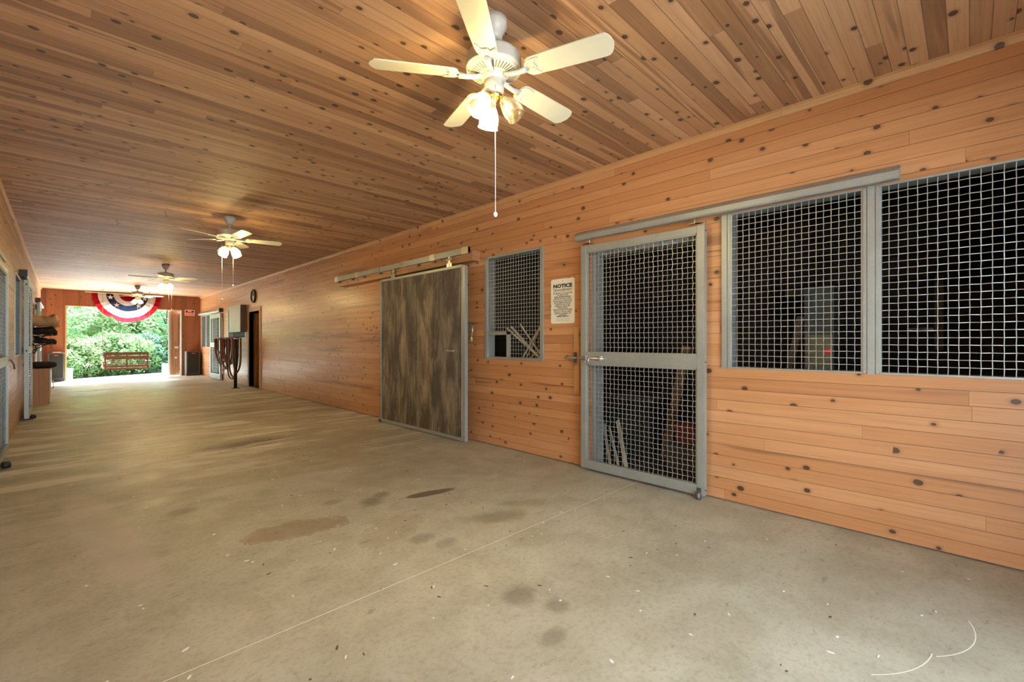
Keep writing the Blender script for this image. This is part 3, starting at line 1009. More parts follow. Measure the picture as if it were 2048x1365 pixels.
# header board and flat track
tag(bx('header_board', 3.7155, WR - 0.002, 4.47, 8.42, 2.345, 2.475, 'pine', b=0.003), 'pine header board fixed behind the barn door track', 'board')
tk = thing('door_track', 'flat galvanised rail with splice sleeves above the ribbed barn door', 'track', (3.69, 6.5, 2.42))
o = bx('track_rail', 3.668, 3.714, 4.50, 8.46, 2.437, 2.515, 'galv', tk, 0.004); o.matrix_parent_inverse = Matrix.Translation(-Vector(tk.location))
for y in (4.50, 5.22, 6.0, 6.72, 7.5, 8.34):
    o = bx('splice_sleeve', 3.661, 3.714, y, y + (0.13 if y < 8.3 else 0.13), 2.432, 2.520, 'zinc', tk, 0.003)
    o.matrix_parent_inverse = Matrix.Translation(-Vector(tk.location))
for y in (5.25, 5.65, 6.75, 7.3, 7.75, 8.3):
    o = bx('rail_bracket', 3.675, 3.714, y, y + 0.05, 2.405, 2.4365, 'steel_dark', tk, 0.002)
    o.matrix_parent_inverse = Matrix.Translation(-Vector(tk.location))

# snap hook and tag hanging at the door edge
hk = thing('snap_hook', 'metal snap hook with round disc hanging at the barn door edge', 'hook', (3.70, 4.53, 1.40))
off = Matrix.Translation(-Vector(hk.location))
bm = BM()
tube(bm, [(3.72, 4.554, 1.525), (3.70, 4.52, 1.525), (3.70, 4.46, 1.52), (3.70, 4.42, 1.51)], 0.010, 8)
tube(bm, [(3.70, 4.50, 1.52), (3.698, 4.485, 1.46), (3.70, 4.475, 1.41)], 0.013, 8)
o = obj('hook_body', bm, 'steel_dark', hk); o.matrix_parent_inverse = off
bm = BM()
tube(bm, [(3.70, 4.425, 1.51), (3.70, 4.45, 1.42), (3.70, 4.46, 1.36)], 0.006, 6)
o = obj('strap', bm, 'zinc', hk); o.matrix_parent_inverse = off
bm = BM()
lathe(bm, [(0, -0.008), (0.030, -0.008), (0.036, 0.0), (0.030, 0.008), (0, 0.008)], 18, Matrix.Translation((3.70, 4.465, 1.33)) @ Matrix.Rotation(PI / 2, 4, 'Y') @ Matrix.Rotation(0.5, 4, 'X'))
o = obj('disc', bm, 'zinc', hk); o.matrix_parent_inverse = off


# ------------------------------------------------------------------ text helper
def text_mesh(s, size, width=None, bold=0.0, ext=0.0004):
    cu = bpy.data.curves.new('lettering', 'FONT')
    cu.body = s
    cu.size = size
    cu.align_x = 'CENTER'
    cu.offset = bold
    cu.extrude = ext
    cu.resolution_u = 2
    o = bpy.data.objects.new('lettering', cu)
    COL.objects.link(o)
    dg = bpy.context.evaluated_depsgraph_get()
    me = bpy.data.meshes.new_from_object(o.evaluated_get(dg))
    bpy.data.objects.remove(o)
    bpy.data.curves.remove(cu)
    if width:
        xs = [v.co.x for v in me.vertices]
        k = width / (max(xs) - min(xs))
        for v in me.vertices:
            v.co.x *= k
    return me


def put_text(nm, s, size, width, loc, rot, mat, parent, bold=0.0):
    me = text_mesh(s, size, width, bold)
    me.materials.clear()
    me.materials.append(M[mat])
    o = bpy.data.objects.new(nm, me)
    COL.objects.link(o)
    o.parent = parent
    o.location = loc
    o.rotation_euler = rot
    return o


# NOTICE sign on the right wall, faces -x ; reading direction runs toward -y
sg = thing('notice_sign', 'cream notice sign about an equine facility between small window and mesh door', 'sign', (WR, 3.103, 1.742))
bm = BM()
hw, hh, rc = 0.163, 0.243, 0.022
ol = []
for cx, cz, a0 in ((hw - rc, hh - rc, 0), (-hw + rc, hh - rc, 90), (-hw + rc, -hh + rc, 180), (hw - rc, -hh + rc, 270)):
    for k in range(6):
        a = math.radians(a0 + k * 18)
        ol.append((cx + rc * math.cos(a), cz + rc * math.sin(a)))
ROT = (PI / 2, 0, -PI / 2)
RM = Matrix.Rotation(-PI / 2, 4, 'Z') @ Matrix.Rotation(PI / 2, 4, 'X')
prism(bm, ol, 0.003, Matrix.Translation((-0.001, 0, 0)) @ RM)
plate = obj('sign_plate', bm, 'signwhite', sg)
xt = -0.0048
lines = [("NOTICE", 0.054, 0.262, 0.147, 'ink', 0.0028), ("THIS IS AN EQUINE FACILITY", 0.030, 0.255, 0.112, 'ink', 0.0004),
         ("All admitted on these grounds", 0.021, 0.262, 0.079, 'ink', 0.0003), ("are subject to the", 0.021, 0.150, 0.060, 'ink', 0.0003),
         ("Equine Inherent Risk Law", 0.022, 0.225, 0.040, 'ink', 0.0006), ("Ohio R.B. No. 264 Sec. 2305.32", 0.020, 0.245, 0.020, 'ink', 0.0003),
         ("By your presence on these grounds", 0.020, 0.258, -0.004, 'ink', 0.0003), ("you have indicated that you have", 0.020, 0.238, -0.023, 'ink', 0.0003),
         ("accepted the risks of injury", 0.020, 0.214, -0.042, 'ink', 0.0003), ("resulting from inherent risks", 0.020, 0.208, -0.061, 'ink', 0.0003),
         ("of equine activities", 0.020, 0.135, -0.079, 'ink', 0.0003),
         ("THIS IS NOT A SPECTATOR AREA", 0.020, 0.264, -0.104, 'ink', 0.0003), ("All persons in this area will be", 0.020, 0.236, -0.122, 'ink', 0.0003),
         ("regarded as participants and", 0.020, 0.228, -0.140, 'ink', 0.0003), ("covered by the", 0.020, 0.106, -0.156, 'ink', 0.0003),
         ("INHERENT RISK LAW", 0.020, 0.168, -0.173, 'ink', 0.0006),
         ("To order a sign for your barn", 0.016, 0.195, -0.198, 'inkgrey', 0.0), ("contact the horse council", 0.016, 0.178, -0.217, 'inkgrey', 0.0)]
for s_, size, wd, z, mt, bo in lines:
    put_text('lettering', s_, size, wd, (xt, 0, z), ROT, mt, sg, bo)
bm = BM()
for z, wd in ((0.103, 0.262), (0.014, 0.250), (-0.086, 0.262)):
    box(bm, xt - 0.0004, xt + 0.0006, -wd / 2, wd / 2, z - 0.0010, z + 0.0010)
obj('ruled_line', bm, 'ink', sg)
for z in (0.215, -0.232):
    bm = BM()
    lathe(bm, [(0, 0), (0.004, 0), (0.003, 0.002), (0, 0.003)], 10, Matrix.Translation((-0.004, 0, z)) @ Matrix.Rotation(-PI / 2, 4, 'Y'))
    obj('screw', bm, 'steel_dark', sg)

# red sign on the end wall (faces -y)
rs = thing('warning_sign', 'small red and black sign with white border on the end wall', 'sign', (3.505, YE, 2.43))
ROTE = (PI / 2, 0, 0)
bm = BM(); box(bm, -0.155, 0.155, -0.004, -0.0005, -0.115, 0.105)
obj('sign_border', bm, 'white', rs)
bm = BM(); box(bm, -0.135, 0.135, -0.0055, -0.0042, -0.095, 0.085)
obj('sign_face', bm, 'red', rs)
for a_, b_ in ((-0.135, -0.078), (0.068, 0.135)):
    bm = BM(); box(bm, a_, b_, -0.007, -0.0056, 0.022, 0.085)
    obj('corner_block', bm, 'ink', rs)
put_text('lettering', 'NO', 0.06, 0.10, (0, -0.0065, 0.032), ROTE, 'white', rs, 0.001)
put_text('lettering', 'SMOKING', 0.062, 0.22, (0, -0.0065, -0.06), ROTE, 'white', rs, 0.001)

# ------------------------------------------------------------------ clock
ck = thing('wall_clock', 'round wall clock with dark rim above the side doorway', 'clock', (WR, 14.24, 2.59))
RX = Matrix.Rotation(-PI / 2, 4, 'Y')
bm = BM(); lathe(bm, [(0.155, 0.0), (0.19, 0.0), (0.195, 0.03), (0.18, 0.05), (0.158, 0.045), (0.155, 0.02)], 32, RX)
obj('clock_rim', bm, 'black', ck)
bm = BM(); lathe(bm, [(0.0, 0.022), (0.16, 0.022), (0.16, 0.0), (0, 0.0)], 32, RX)
obj('clock_face', bm, 'clockface', ck)
bm = BM()
tube(bm, [(-0.026, 0, 0), (-0.026, 0.05, 0.07)], 0.005, 4)
tube(bm, [(-0.029, 0, 0), (-0.029, -0.08, 0.09)], 0.004, 4)
obj('clock_hands', bm, 'ink', ck)

# ------------------------------------------------------------------ doorway in right wall with open wood door
t = thing('door_7', 'narrow side doorway with pine casing and orange door standing open', 'door', (WR, 14.2, 0), kind='structure')
bm = BM()
box(bm, WR - 0.02, WR + 0.13, 13.60, 13.72, 0, 2.28, 0.003)
box(bm, WR - 0.02, WR + 0.13, 14.72, 14.84, 0, 2.28, 0.003)
box(bm, WR - 0.02, WR + 0.13, 13.72, 14.72, 2.16, 2.28, 0.003)
o = obj('door_casing', bm, 'pine_x', t); o.matrix_parent_inverse = Matrix.Translation((-WR, -14.2, 0))
bm = BM(); box(bm, WR + 0.14, WR + 0.98, 14.66, 14.70, 0.015, 2.14, 0.003)
o = obj('door_leaf', bm, 'door_orange', t); o.matrix_parent_inverse = Matrix.Translation((-WR, -14.2, 0))
bm = BM(); tube(bm, [(WR + 0.90, 14.66, 1.0), (WR + 0.90, 14.61, 1.0)], 0.012, 8); lathe(bm, [(0, 0), (0.028, 0.01), (0.03, 0.03), (0, 0.045)], 14, Matrix.Translation((WR + 0.90, 14.62, 1.0)) @ Matrix.Rotation(PI / 2, 4, 'X'))
o = obj('door_handle', bm, 'brass', t); o.matrix_parent_inverse = Matrix.Translation((-WR, -14.2, 0))

# grey-green wall box
t = thing('wall_box', 'flat grey green metal box mounted over the mesh window', 'box', (3.68, 15.6, 1.59))
bm = BM(); box(bm, 0.012, 0.168, -0.62, 0.62, 0.0, 0.80, 0.003)
obj('box_body', bm, 'boxbrown', t)  # brown body colour stands for the shadow on the near side
bm = BM(); box(bm, 0.0, 0.012, -0.62, 0.62, 0.0, 0.80, 0.003)
obj('box_lid', bm, 'panelgreen', t)

# small outlet plate on the wall by the doorway
tag(bx('outlet_plate', WR - 0.008, WR, 13.34, 13.42, 1.10, 1.22, 'panelgreen', b=0.002), 'small grey wall plate right of the side doorway', 'plate')

# ------------------------------------------------------------------ lead rope post
px_, py_ = 3.435, 14.45
t = thing('tack_post', 'black metal tack post with side arm standing by the right wall', 'post', (px_, py_, 0))
bm = BM(); tube(bm, [(0, 0, 0.012), (0, 0, 1.36)], 0.042, 12)
obj('post', bm, 'black', t)
bm = BM(); box(bm, -0.09, 0.09, -0.09, 0.09, 0.0, 0.012, 0.002)
obj('base_plate', bm, 'black', t)
bm = BM(); tube(bm, [(0, 0, 1.36), (0, 0.5, 1.38), (0, 1.9, 1.37), (-0.02, 2.5, 1.38)], 0.017, 8)
obj('arm', bm, 'black', t)
bm = BM(); box(bm, -0.05, 0.05, -0.10, 0.16, 1.375, 1.41, 0.006)
obj('top_cap', bm, 'white', t)


def rope(y_a, y_b, zb, mat, r, dx, label, grp='lead ropes and halters hung on the tack post arm', knot=0.0):
    pts = []
    n = 22
    for k in range(n + 1):
        f = k / n
        y = y_a + (y_b - y_a) * f + 0.075 * math.sin(f * PI * 3 + y_a * 9) * math.sin(f * PI)
        d = math.sin(f * PI) ** 0.45
        z = 1.402 - (1.402 - zb) * d
        pts.append((px_ + dx * math.cos(f * PI), py_ + y, z))
    pts = pts + [(px_, py_ + (y_a + y_b) / 2, 1.408)]
    bm = BM()
    tube(bm, pts, r * 1.25, 6, closed=True)
    o = obj('lead_rope', bm, mat)
    tag(o, label, 'rope', grp)


rope(0.02, 0.42, 0.30, 'rope_brown', 0.019, 0.07, 'reddish brown strap loop hanging right beside the black post')
rope(-0.28, 0.06, 0.42, 'rope_brown', 0.020, 0.06, 'brown leather loop on the near side of the black post')
rope(0.10, 0.75, 0.24, 'rope_black', 0.015, 0.05, 'longest thin black loop nearly reaching the floor behind the post')
rope(0.35, 1.05, 0.62, 'rope_brown', 0.022, 0.06, 'thick brown halter loop in the middle of the arm')
rope(0.55, 1.45, 0.50, 'rope_black', 0.017, 0.05, 'black nylon loop hanging low in the middle of the arm')
rope(0.80, 1.25, 0.75, 'rope_maroon', 0.020, 0.06, 'short maroon loop in the middle of the arm')
rope(1.00, 1.75, 0.45, 'rope_grey', 0.015, 0.05, 'grey cord loop hanging low toward the far end of the arm')
rope(1.15, 2.05, 0.62, 'rope_brown', 0.022, 0.07, 'wide brown leather loop toward the far end of the arm')
rope(1.50, 2.15, 0.80, 'rope_tan', 0.018, 0.05, 'tan strap loop at the far end of the arm')
rope(1.35, 1.95, 0.95, 'rope_maroon', 0.024, 0.05, 'small maroon halter loop near the arm tip')

# ------------------------------------------------------------------ speakers at the end wall
def speaker(x0, x1, z1, label, light_side=None):
    t = thing('loudspeaker', label, 'speaker', ((x0 + x1) / 2, YE - 0.22, 0), group=None)
    hw = (x1 - x0) / 2
    bm = BM(); box(bm, -hw, hw, -0.18, 0.20, 0.0, z1, 0.008)
    obj('cabinet', bm, 'cabinet_grey', t)
    bm = BM(); box(bm, -hw + 0.03, hw - 0.03, -0.20, -0.181, 0.12, z1 - 0.03, 0.006)
    obj('grille', bm, 'grille', t)
    bm = BM(); box(bm, -hw + 0.01, hw - 0.01, -0.188, -0.1805, 0.015, 0.115, 0.003)
    obj('base_panel', bm, 'black', t)
    bm = BM(); box(bm, -0.05, 0.05, -0.206, -0.2005, z1 - 0.085, z1 - 0.062, 0.002)
    obj('badge', bm, 'red', t)
    return t


speaker(-0.335, 0.045, 0.93, 'black floor loudspeaker left of the far doorway under a folded cloth')
speaker(3.335, 3.765, 0.93, 'black floor loudspeaker right of the far doorway under the red sign')
bm = BM(); box(bm, -0.24, -0.02, 20.95, 21.2, 0.93, 0.965, 0.012)
tag(obj('folded_cloth', bm, 'white'), 'folded white cloth on top of the left loudspeaker', 'cloth')

# sliding exterior leaf partly closing the far doorway
t = thing('door_8', 'brown wooden exterior sliding door leaf behind the right side of the far opening', 'door', (3.3, YE + 0.24, 0), kind='structure')
bm = BM(); box(bm, -0.37, 1.2, -0.02, 0.03, 0.01, 2.48, 0.002)
obj('door_leaf', bm, 'door_brown', t)
bm = BM(); box(bm, -0.43, -0.37, -0.03, 0.04, 0.0, 2.50, 0.003)
obj('edge_channel', bm, 'galv', t)
bm = BM(); box(bm, -0.24, -0.12, -0.045, -0.02, 1.05, 1.12, 0.004); box(bm, -0.24, -0.16, -0.04, -0.02, 0.66, 0.72, 0.004)
obj('door_latch', bm, 'zinc', t)

# ------------------------------------------------------------------ bunting (pleated fan)
def bunting():
    t = thing('bunting', 'red white and blue star bunting draped over the far doorway', 'bunting', (1.66, YE - 0.10, 2.99))
    A, B = 0.95, 0.99
    NP = 96

    def P(rr, a, dy=0.0):
        pl = 0.016 * math.cos(a * 30) * rr + 0.006 * math.cos(a * 71)
        x = -A * rr * math.cos(a)
        z = -B * rr * math.sin(a) * (1.0 + 0.006 * math.cos(a * 9))
        # notch where the hem has flipped up low on the left
        if 1.02 < a < 1.20 and rr > 0.86:
            z += 0.10 * (rr - 0.86) / 0.14 * math.sin((a - 1.02) / 0.18 * PI)
        return Vector((x, pl + dy, z))

    bands = [('red_hem_band', 1.0, 0.84, 'c_red'), ('white_band', 0.84, 0.61, 'c_white'), ('blue_star_band', 0.61, 0.41, 'c_blue'),
             ('inner_white_band', 0.41, 0.25, 'c_white'), ('inner_red_band', 0.25, 0.03, 'c_red')]
    for nm, r0, r1, mt in bands:
        bm = BM()
        rows = []
        K = 4
        for j in range(K + 1):
            rr = r0 + (r1 - r0) * j / K
            rows.append([bm.verts.new(P(rr, PI * i / NP)) for i in range(NP + 1)])
        for j in range(K):
            for i in range(NP):
                f = bm.faces.new((rows[j][i], rows[j][i + 1], rows[j + 1][i + 1], rows[j + 1][i]))
                f.smooth = True
        ob = obj(nm, bm, mt, t)
        if nm == 'blue_star_band':
            for a in (0.26, 0.90, 2.24, 2.88):
                bm = BM()
                c = P(0.51, a, -0.028)
                pts = []
                for k in range(10):
                    rr = 0.088 if k % 2 == 0 else 0.036
                    an = PI / 2 + k * PI / 5
                    pts.append((c.x + rr * math.cos(an), c.z + rr * math.sin(an)))
                prism(bm, pts, 0.002, Matrix(((1, 0, 0, 0), (0, 0, -1, c.y), (0, 1, 0, 0), (0, 0, 0, 1))))
                obj('star', bm, 'c_star', ob)
    bm = BM(); tube(bm, [(-1.12, -0.005, 0.012), (1.05, -0.005, 0.012)], 0.012, 6)
    obj('hanging_rod', bm, 'white', t)


bunting()

# ------------------------------------------------------------------ porch swing
def swing():
    SY = 20.25
    t = thing('porch_swing', 'brown slatted wooden porch swing hanging before the far doorway', 'swing', (1.56, SY, 0.35))
    hw = 0.58
    def q(nm, *a, b=0.004):
        bm = BM(); box(bm, *a, b); return obj(nm, bm, 'swingwood', t)
    # backrest (toward camera), seat extends away
    for z0, z1, n in ((0.500, 0.595, 'back_slat'), (0.355, 0.470, 'back_slat'), (0.095, 0.160, 'seat_apron'), (0.0, 0.075, 'back_rail')):
        q(n, -hw, hw, -0.03, -0.008, z0, z1)
    for x in (-hw + 0.03, 0.0, hw - 0.03):
        q('back_upright', x - 0.022, x + 0.022, -0.008, 0.02, 0.0, 0.58)
    for z in (0.325, 0.270, 0.215):
        q('back_rung', -hw + 0.02, hw - 0.02, -0.006, 0.010, z - 0.009, z + 0.009, b=0.002)
    for k in range(5):
        q('seat_slat', -hw + 0.01, hw - 0.01, 0.04 + k * 0.09, 0.115 + k * 0.09, 0.085, 0.105)
    for x in (-hw + 0.03, 0.0, hw - 0.03):
        q('seat_bearer', x - 0.02, x + 0.02, -0.005, 0.49, 0.03, 0.084)
    for s in (-1, 1):
        bm = BM()
        prism(bm, [(s * (hw - 0.05), -0.04), (s * (hw + 0.05), 0.0), (s * (hw + 0.09), 0.12), (s * (hw + 0.03), 0.48), (s * (hw - 0.05), 0.48)], 0.022, Matrix.Translation((0, 0, 0.27)))
        obj('armrest', bm, 'swingwood', t)
        q('arm_support', s * hw - 0.02, s * hw + 0.02, 0.38, 0.42, 0.09, 0.27)
    H0 = H - 0.35 - 0.003
    for s in (-1, 1):
        bm = BM()
        x = s * (hw + 0.03)
        tube(bm, [(x, 0.06, H0), (x, 0.06, 1.25)], 0.006, 6)
        tube(bm, [(x, 0.06, 1.25), (x, -0.02, 0.29), (x, -0.02, 0.05)], 0.006, 6)
        tube(bm, [(x, 0.06, 1.25), (x, 0.44, 0.29), (x, 0.44, 0.05)], 0.006, 6)
        lathe(bm, [(0, 0), (0.03, 0), (0.03, -0.01), (0.008, -0.03), (0, -0.03)], 12, Matrix.Translation((x, 0.06, H0 + 0.001)))
        obj('hanging_chain', bm, 'chain', t)


swing()

# ------------------------------------------------------------------ left side: cabinet, saddles
t = thing('cabinet', 'tan storage cabinet standing on the floor below the saddle racks', 'cabinet', (WL + 0.16, 13.9, 0))
bm = BM(); box(bm, -0.155, 0.145, -0.48, 0.48, 0.0, 0.745, 0.004)
obj('cabinet_body', bm, 'chipboard', t)
for a, b in ((-0.475, -0.005), (0.005, 0.475)):
    bm = BM(); box(bm, 0.147, 0.168, a, b, 0.04, 0.735, 0.003)
    d = obj('cabinet_door', bm, 'cream', t)
    bm = BM(); yc = b - 0.06 if a < -0.1 else a + 0.06
    tube(bm, [(0.168, yc, 0.30), (0.20, yc, 0.31), (0.20, yc, 0.45), (0.168, yc, 0.46)], 0.008, 6)
    obj('door_handle', bm, 'zinc', d)


def blob(bm, cx, cy, cz, rx, ry, rz, seg=20, rings=12, amp=0.06, freq=7.0, power=2.6, seed=0):
    """rounded lumpy box-like body (superellipsoid)"""
    rnd = random.Random(seed)
    ph = [rnd.uniform(0, 6.28) for _ in range(6)]

    def sp(v):
        return math.copysign(abs(v) ** (2.0 / power), v)
    R = []
    for j in range(rings + 1):
        b = -PI / 2 + PI * j / rings
        ring = []
        for i in range(seg):
            a = 2 * PI * i / seg
            x, y, z = sp(math.cos(b)) * sp(math.cos(a)), sp(math.cos(b)) * sp(math.sin(a)), sp(math.sin(b))
            k = 1 + amp * (math.sin(freq * x + ph[0]) * math.cos(freq * y + ph[1]) + 0.5 * math.sin(freq * 1.9 * z + ph[2]))
            ring.append(bm.verts.new((cx + rx * x * k, cy + ry * y * k, cz + rz * z * k)))
        R.append(ring)
    for a, b in zip(R, R[1:]):
        for i in range(seg):
            f = bm.faces.new((a[i], a[(i + 1) % seg], b[(i + 1) % seg], b[i]))
            f.smooth = True
    bmesh.ops.remove_doubles(bm, verts=bm.verts[:], dist=1e-5)


def rack(z, label):
    t = thing('saddle_rack', label, 'rack', (WL, 13.2, z))
    bm = BM()
    for dy in (-0.09, 0.09):
        tube(bm, [(0.02, dy, 0), (0.36, dy, 0.035), (0.40, dy * 0.6, 0.035)], 0.011, 8)
    tube(bm, [(0.40, -0.054, 0.035), (0.40, 0.054, 0.035)], 0.011, 8)
    obj('rack_arm', bm, 'black', t)
    bm = BM(); box(bm, 0.001, 0.02, -0.11, 0.11, -0.16, 0.05, 0.003)
    obj('wall_plate', bm, 'black', t)
    for dy in (-0.09, 0.09):
        bm = BM()
        tube(bm, [(0.02, dy, -0.14), (0.25, dy, 0.02)], 0.009, 8)
        obj('brace', bm, 'black', t)
    bm = BM()
    lathe(bm, [(0, -0.012), (0.012, -0.01), (0.012, 0.01), (0, 0.012)], 10, Matrix.Translation((0.415, 0.0, 0.035)))
    obj('end_knob', bm, 'white', t)
    return t


rack(1.565, 'upper black saddle rack arm on the left wall')
rack(1.40, 'middle black saddle rack arm on the left wall')
rack(1.22, 'lowest black saddle rack arm on the left wall')


def saddle(z, x0, x1, ztop, label, mat, name, cat, seed, drop=0.10, boxy=0.7):
    """arched saddle-like body draped over a rack, its axis along x"""
    bm = BM()
    n, m = 14, 13
    rnd = random.Random(seed)
    rows = []
    hh = ztop - z
    for i in range(n + 1):
        f = i / n
        x = x0 + (x1 - x0) * f
        rise = 1.0 + 0.18 * math.sin(f * PI * 1.3 + seed) - 0.10 * f
        if f > 0.85:
            rise *= 1 - 0.5 * ((f - 0.85) / 0.15) ** 2
        ring = []
        for j in range(m):
            a = PI * j / (m - 1)
            wv = 1 + 0.05 * math.sin(j * 2.1 + i * 0.9 + seed)
            y = -0.20 * math.cos(a) * wv
            zz = z + (hh * math.sin(a) ** boxy) * rise * 0.9 + 0.012 * math.sin(i * 1.3 + j) - (drop if j in (0, m - 1) else 0)
            ring.append(bm.verts.new((x + 0.01 * math.sin(j * 1.7), y, zz)))
        for k in range(3):
            y = 0.20 - 0.4 * (k + 1) / 4
            ring.append(bm.verts.new((x, y, z + 0.004 + hh * 0.25 * math.sin(PI * (k + 1) / 4))))
        rows.append(ring)
    L = m + 3
    for a, b in zip(rows, rows[1:]):
        for j in range(L):
            f = bm.faces.new((a[j], a[(j + 1) % L], b[(j + 1) % L], b[j]))
            f.smooth = True
    for r_, in ((rows[0],), (rows[-1][::-1],)):
        c = bm.verts.new(sum((v.co for v in r_), Vector()) / L)
        for j in range(L):
            bm.faces.new((r_[(j + 1) % L], r_[j], c))
    o = obj(name, bm, mat)
    o.location = (0, 13.2, 0)
    return tag(o, label, cat)


saddle(1.615, WL + 0.03, WL + 0.45, 1.90, 'saddle under a wrinkled tan canvas cover on the upper rack', 'canvas', 'covered_saddle', 'saddle', 3, drop=0.0)
saddle(1.445, WL + 0.03, WL + 0.42, 1.590, 'thick black saddle pad on the middle rack', 'blackcloth', 'saddle_pad', 'saddle pad', 5, drop=0.0, boxy=0.25)
saddle(1.265, WL + 0.10, WL + 0.41, 1.395, 'sloping black saddle pad on the lowest rack', 'blackcloth', 'saddle_pad', 'saddle pad', 8, drop=0.0, boxy=0.35)
bm = BM()
blob(bm, WL + 0.21, 13.75, 0.815, 0.20, 0.20, 0.068, power=4, amp=0.03, seed=4)
tag(obj('black_bag', bm, 'blackcloth'), 'flat black fabric bag lying on top of the tan cabinet', 'bag')

# ------------------------------------------------------------------ things inside the near stall
def lath(p0, p1, w, label, grp, mat='lath', name='wood_lath', th=0.010):
    p0, p1 = Vector(p0), Vector(p1)
    d = p1 - p0
    L = d.length
    t_ = d.normalized()
    side = Vector((1, 0, 0)).cross(t_).normalized()
    nrm = t_.cross(side)
    mt = Matrix((
        (side.x, nrm.x, t_.x, p0.x), (side.y, nrm.y, t_.y, p0.y), (side.z, nrm.z, t_.z, p0.z), (0, 0, 0, 1)))
    bm = BM()
    vs = box(bm, -w / 2, w / 2, -th / 2, th / 2, 0, L, 0.002)
    bmesh.ops.transform(bm, matrix=mt, verts=bm.verts[:])
    o = obj(name, bm, mat)
    tag(o, label, 'stick', grp)


G1 = 'pale laths crossed inside the small window'
G2 = 'pale laths leaning inside the mesh door'
lath((3.985, 3.530, 1.10), (3.985, 4.116, 1.475), 0.026, 'upper of two long laths falling left to right in the small window', G1)
lath((4.010, 3.560, 1.085), (4.010, 4.060, 1.490), 0.026, 'second long lath just above the uppermost falling one', G1)
lath((4.035, 3.600, 1.16), (4.035, 3.925, 1.52), 0.020, 'short lath rising highest behind the crossed bundle', G1)
lath((4.060, 3.930, 1.07), (4.060, 3.610, 1.485), 0.026, 'lath rising to the right through the crossed bundle', G1)
lath((4.085, 3.885, 1.07), (4.085, 3.630, 1.475), 0.016, 'thinner lath parallel to the rising one', G1)
lath((4.110, 3.870, 1.07), (4.110, 3.48, 1.32), 0.018, 'low flat lath ending at the right window edge', G1)
lath((4.14, 3.50, 1.62), (4.14, 3.68, 2.19), 0.026, 'single long stick leaning high in the small window', G1)
lath((4.00, 2.60, 0.02), (4.30, 2.88, 0.38), 0.035, 'grey lath leaning leftmost behind the mesh door', G2)
lath((4.03, 2.52, 0.02), (4.33, 2.83, 0.35), 0.030, 'pale lath in the middle behind the mesh door', G2)
lath((4.06, 2.45, 0.02), (4.36, 2.74, 0.43), 0.050, 'broadest lath leaning rightmost behind the mesh door', G2)
# ledge that carries the crossed laths
tag(bx('stall_shelf', 3.975, 4.30, 3.0, 4.6, 1.03, 1.062, 'darkroom'), 'dark ledge under the crossed laths inside the small window', 'shelf')
lath((4.55, 1.505, 0.02), (4.42, 1.56, 1.50), 0.032, 'round worn broom handle at the left of the first mesh window', None, 'handlewood', 'broom_handle', 0.03)
lath((5.0, 1.42, 0.02), (5.3, 1.20, 1.55), 0.06, 'brown plank leaning in the stall behind the first mesh window', None, 'plank', 'leaning_plank', 0.04)
lath((4.7, 2.36, 0.02), (4.9, 2.20, 1.25), 0.10, 'brown plank leaning in the stall behind the mesh door', None, 'plank', 'leaning_plank', 0.04)
t = thing('locker', 'tall dull green locker at the back of the stall', 'locker', (6.2, 1.22, 0))
bm = BM(); box(bm, 0, 0.35, -0.14, 0.15, 0, 1.94, 0.006)
obj('locker_body', bm, 'glassgreen', t)
bm = BM(); box(bm, -0.012, 0.0, -0.13, 0.14, 0.9, 1.38, 0.004)
obj('locker_lit_patch', bm, 'yellowish', t)  # yellow paints a lit patch onto the locker front
bm = BM(); lathe(bm, [(0, 0), (0.026, 0.0), (0.024, 0.02), (0, 0.03)], 14, Matrix.Translation((-0.013, -0.085, 1.19)) @ RX)
obj('warning_lamp', bm, 'redlamp', t)
tag(bx('stall_shelf', 6.9, 7.55, 1.25, 1.75, 1.90, 2.0, 'glassgreen', b=0.004), 'dull green shelf at the back of the stall left of the locker', 'shelf')
tag(bx('wall_batten', 7.5, 7.598, 0.22, 0.30, 1.2, 2.1, 'plank', b=0.004), 'brown batten on the back wall of the stall', 'batten')
tag(bx('brush_block', 7.5, 7.59, 0.31, 0.55, 1.42, 1.47, 'lath', b=0.004), 'pale wooden brush block on the stall back wall', 'brush')
tag(bx('red_crate', 4.30, 4.60, 1.86, 2.06, 0.30, 0.50, 'redplastic', b=0.02), 'dark red plastic crate behind the lower mesh door', 'crate')
tag(bx('wooden_box', 4.28, 4.66, 1.78, 2.14, 0.012, 0.2985, 'darkroom', b=0.005), 'dark wooden box under the red crate', 'box')
t = thing('storage_bin', 'dark bulky bin in shadow behind the mesh door', 'bin', (4.9, 2.75, 0.012))
bm = BM(); prism(bm, [(-0.30, -0.28), (0.30, -0.28), (0.30, 0.28), (-0.30, 0.28)], 0.62); obj('bin_body', bm, 'black', t)
bm = BM(); box(bm, -0.32, 0.32, -0.30, 0.30, 0.621, 0.66, 0.01); obj('bin_lid', bm, 'steel_dark', t)


# ------------------------------------------------------------------ ceiling fans
MESH = {}


def cached(key, fn, mats):
    if key not in MESH:
        bm = fn()
        bmesh.ops.recalc_face_normals(bm, faces=bm.faces[:])
        me = bpy.data.meshes.new(key)
        bm.to_mesh(me)
        bm.free()
        for m in mats:
            me.materials.append(M[m])
        MESH[key] = me
    return MESH[key]


def m_canopy():
    bm = BM(); lathe(bm, [(0.0, 0.0), (0.072, 0.0), (0.072, -0.035), (0.060, -0.062), (0.045, -0.085), (0.045, -0.105), (0.030, -0.112), (0.0, -0.112)], 28); return bm


def m_rod():
    bm = BM(); lathe(bm, [(0.013, -0.10), (0.013, -0.155), (0.034, -0.165), (0.045, -0.185), (0.0, -0.186)], 20); return bm


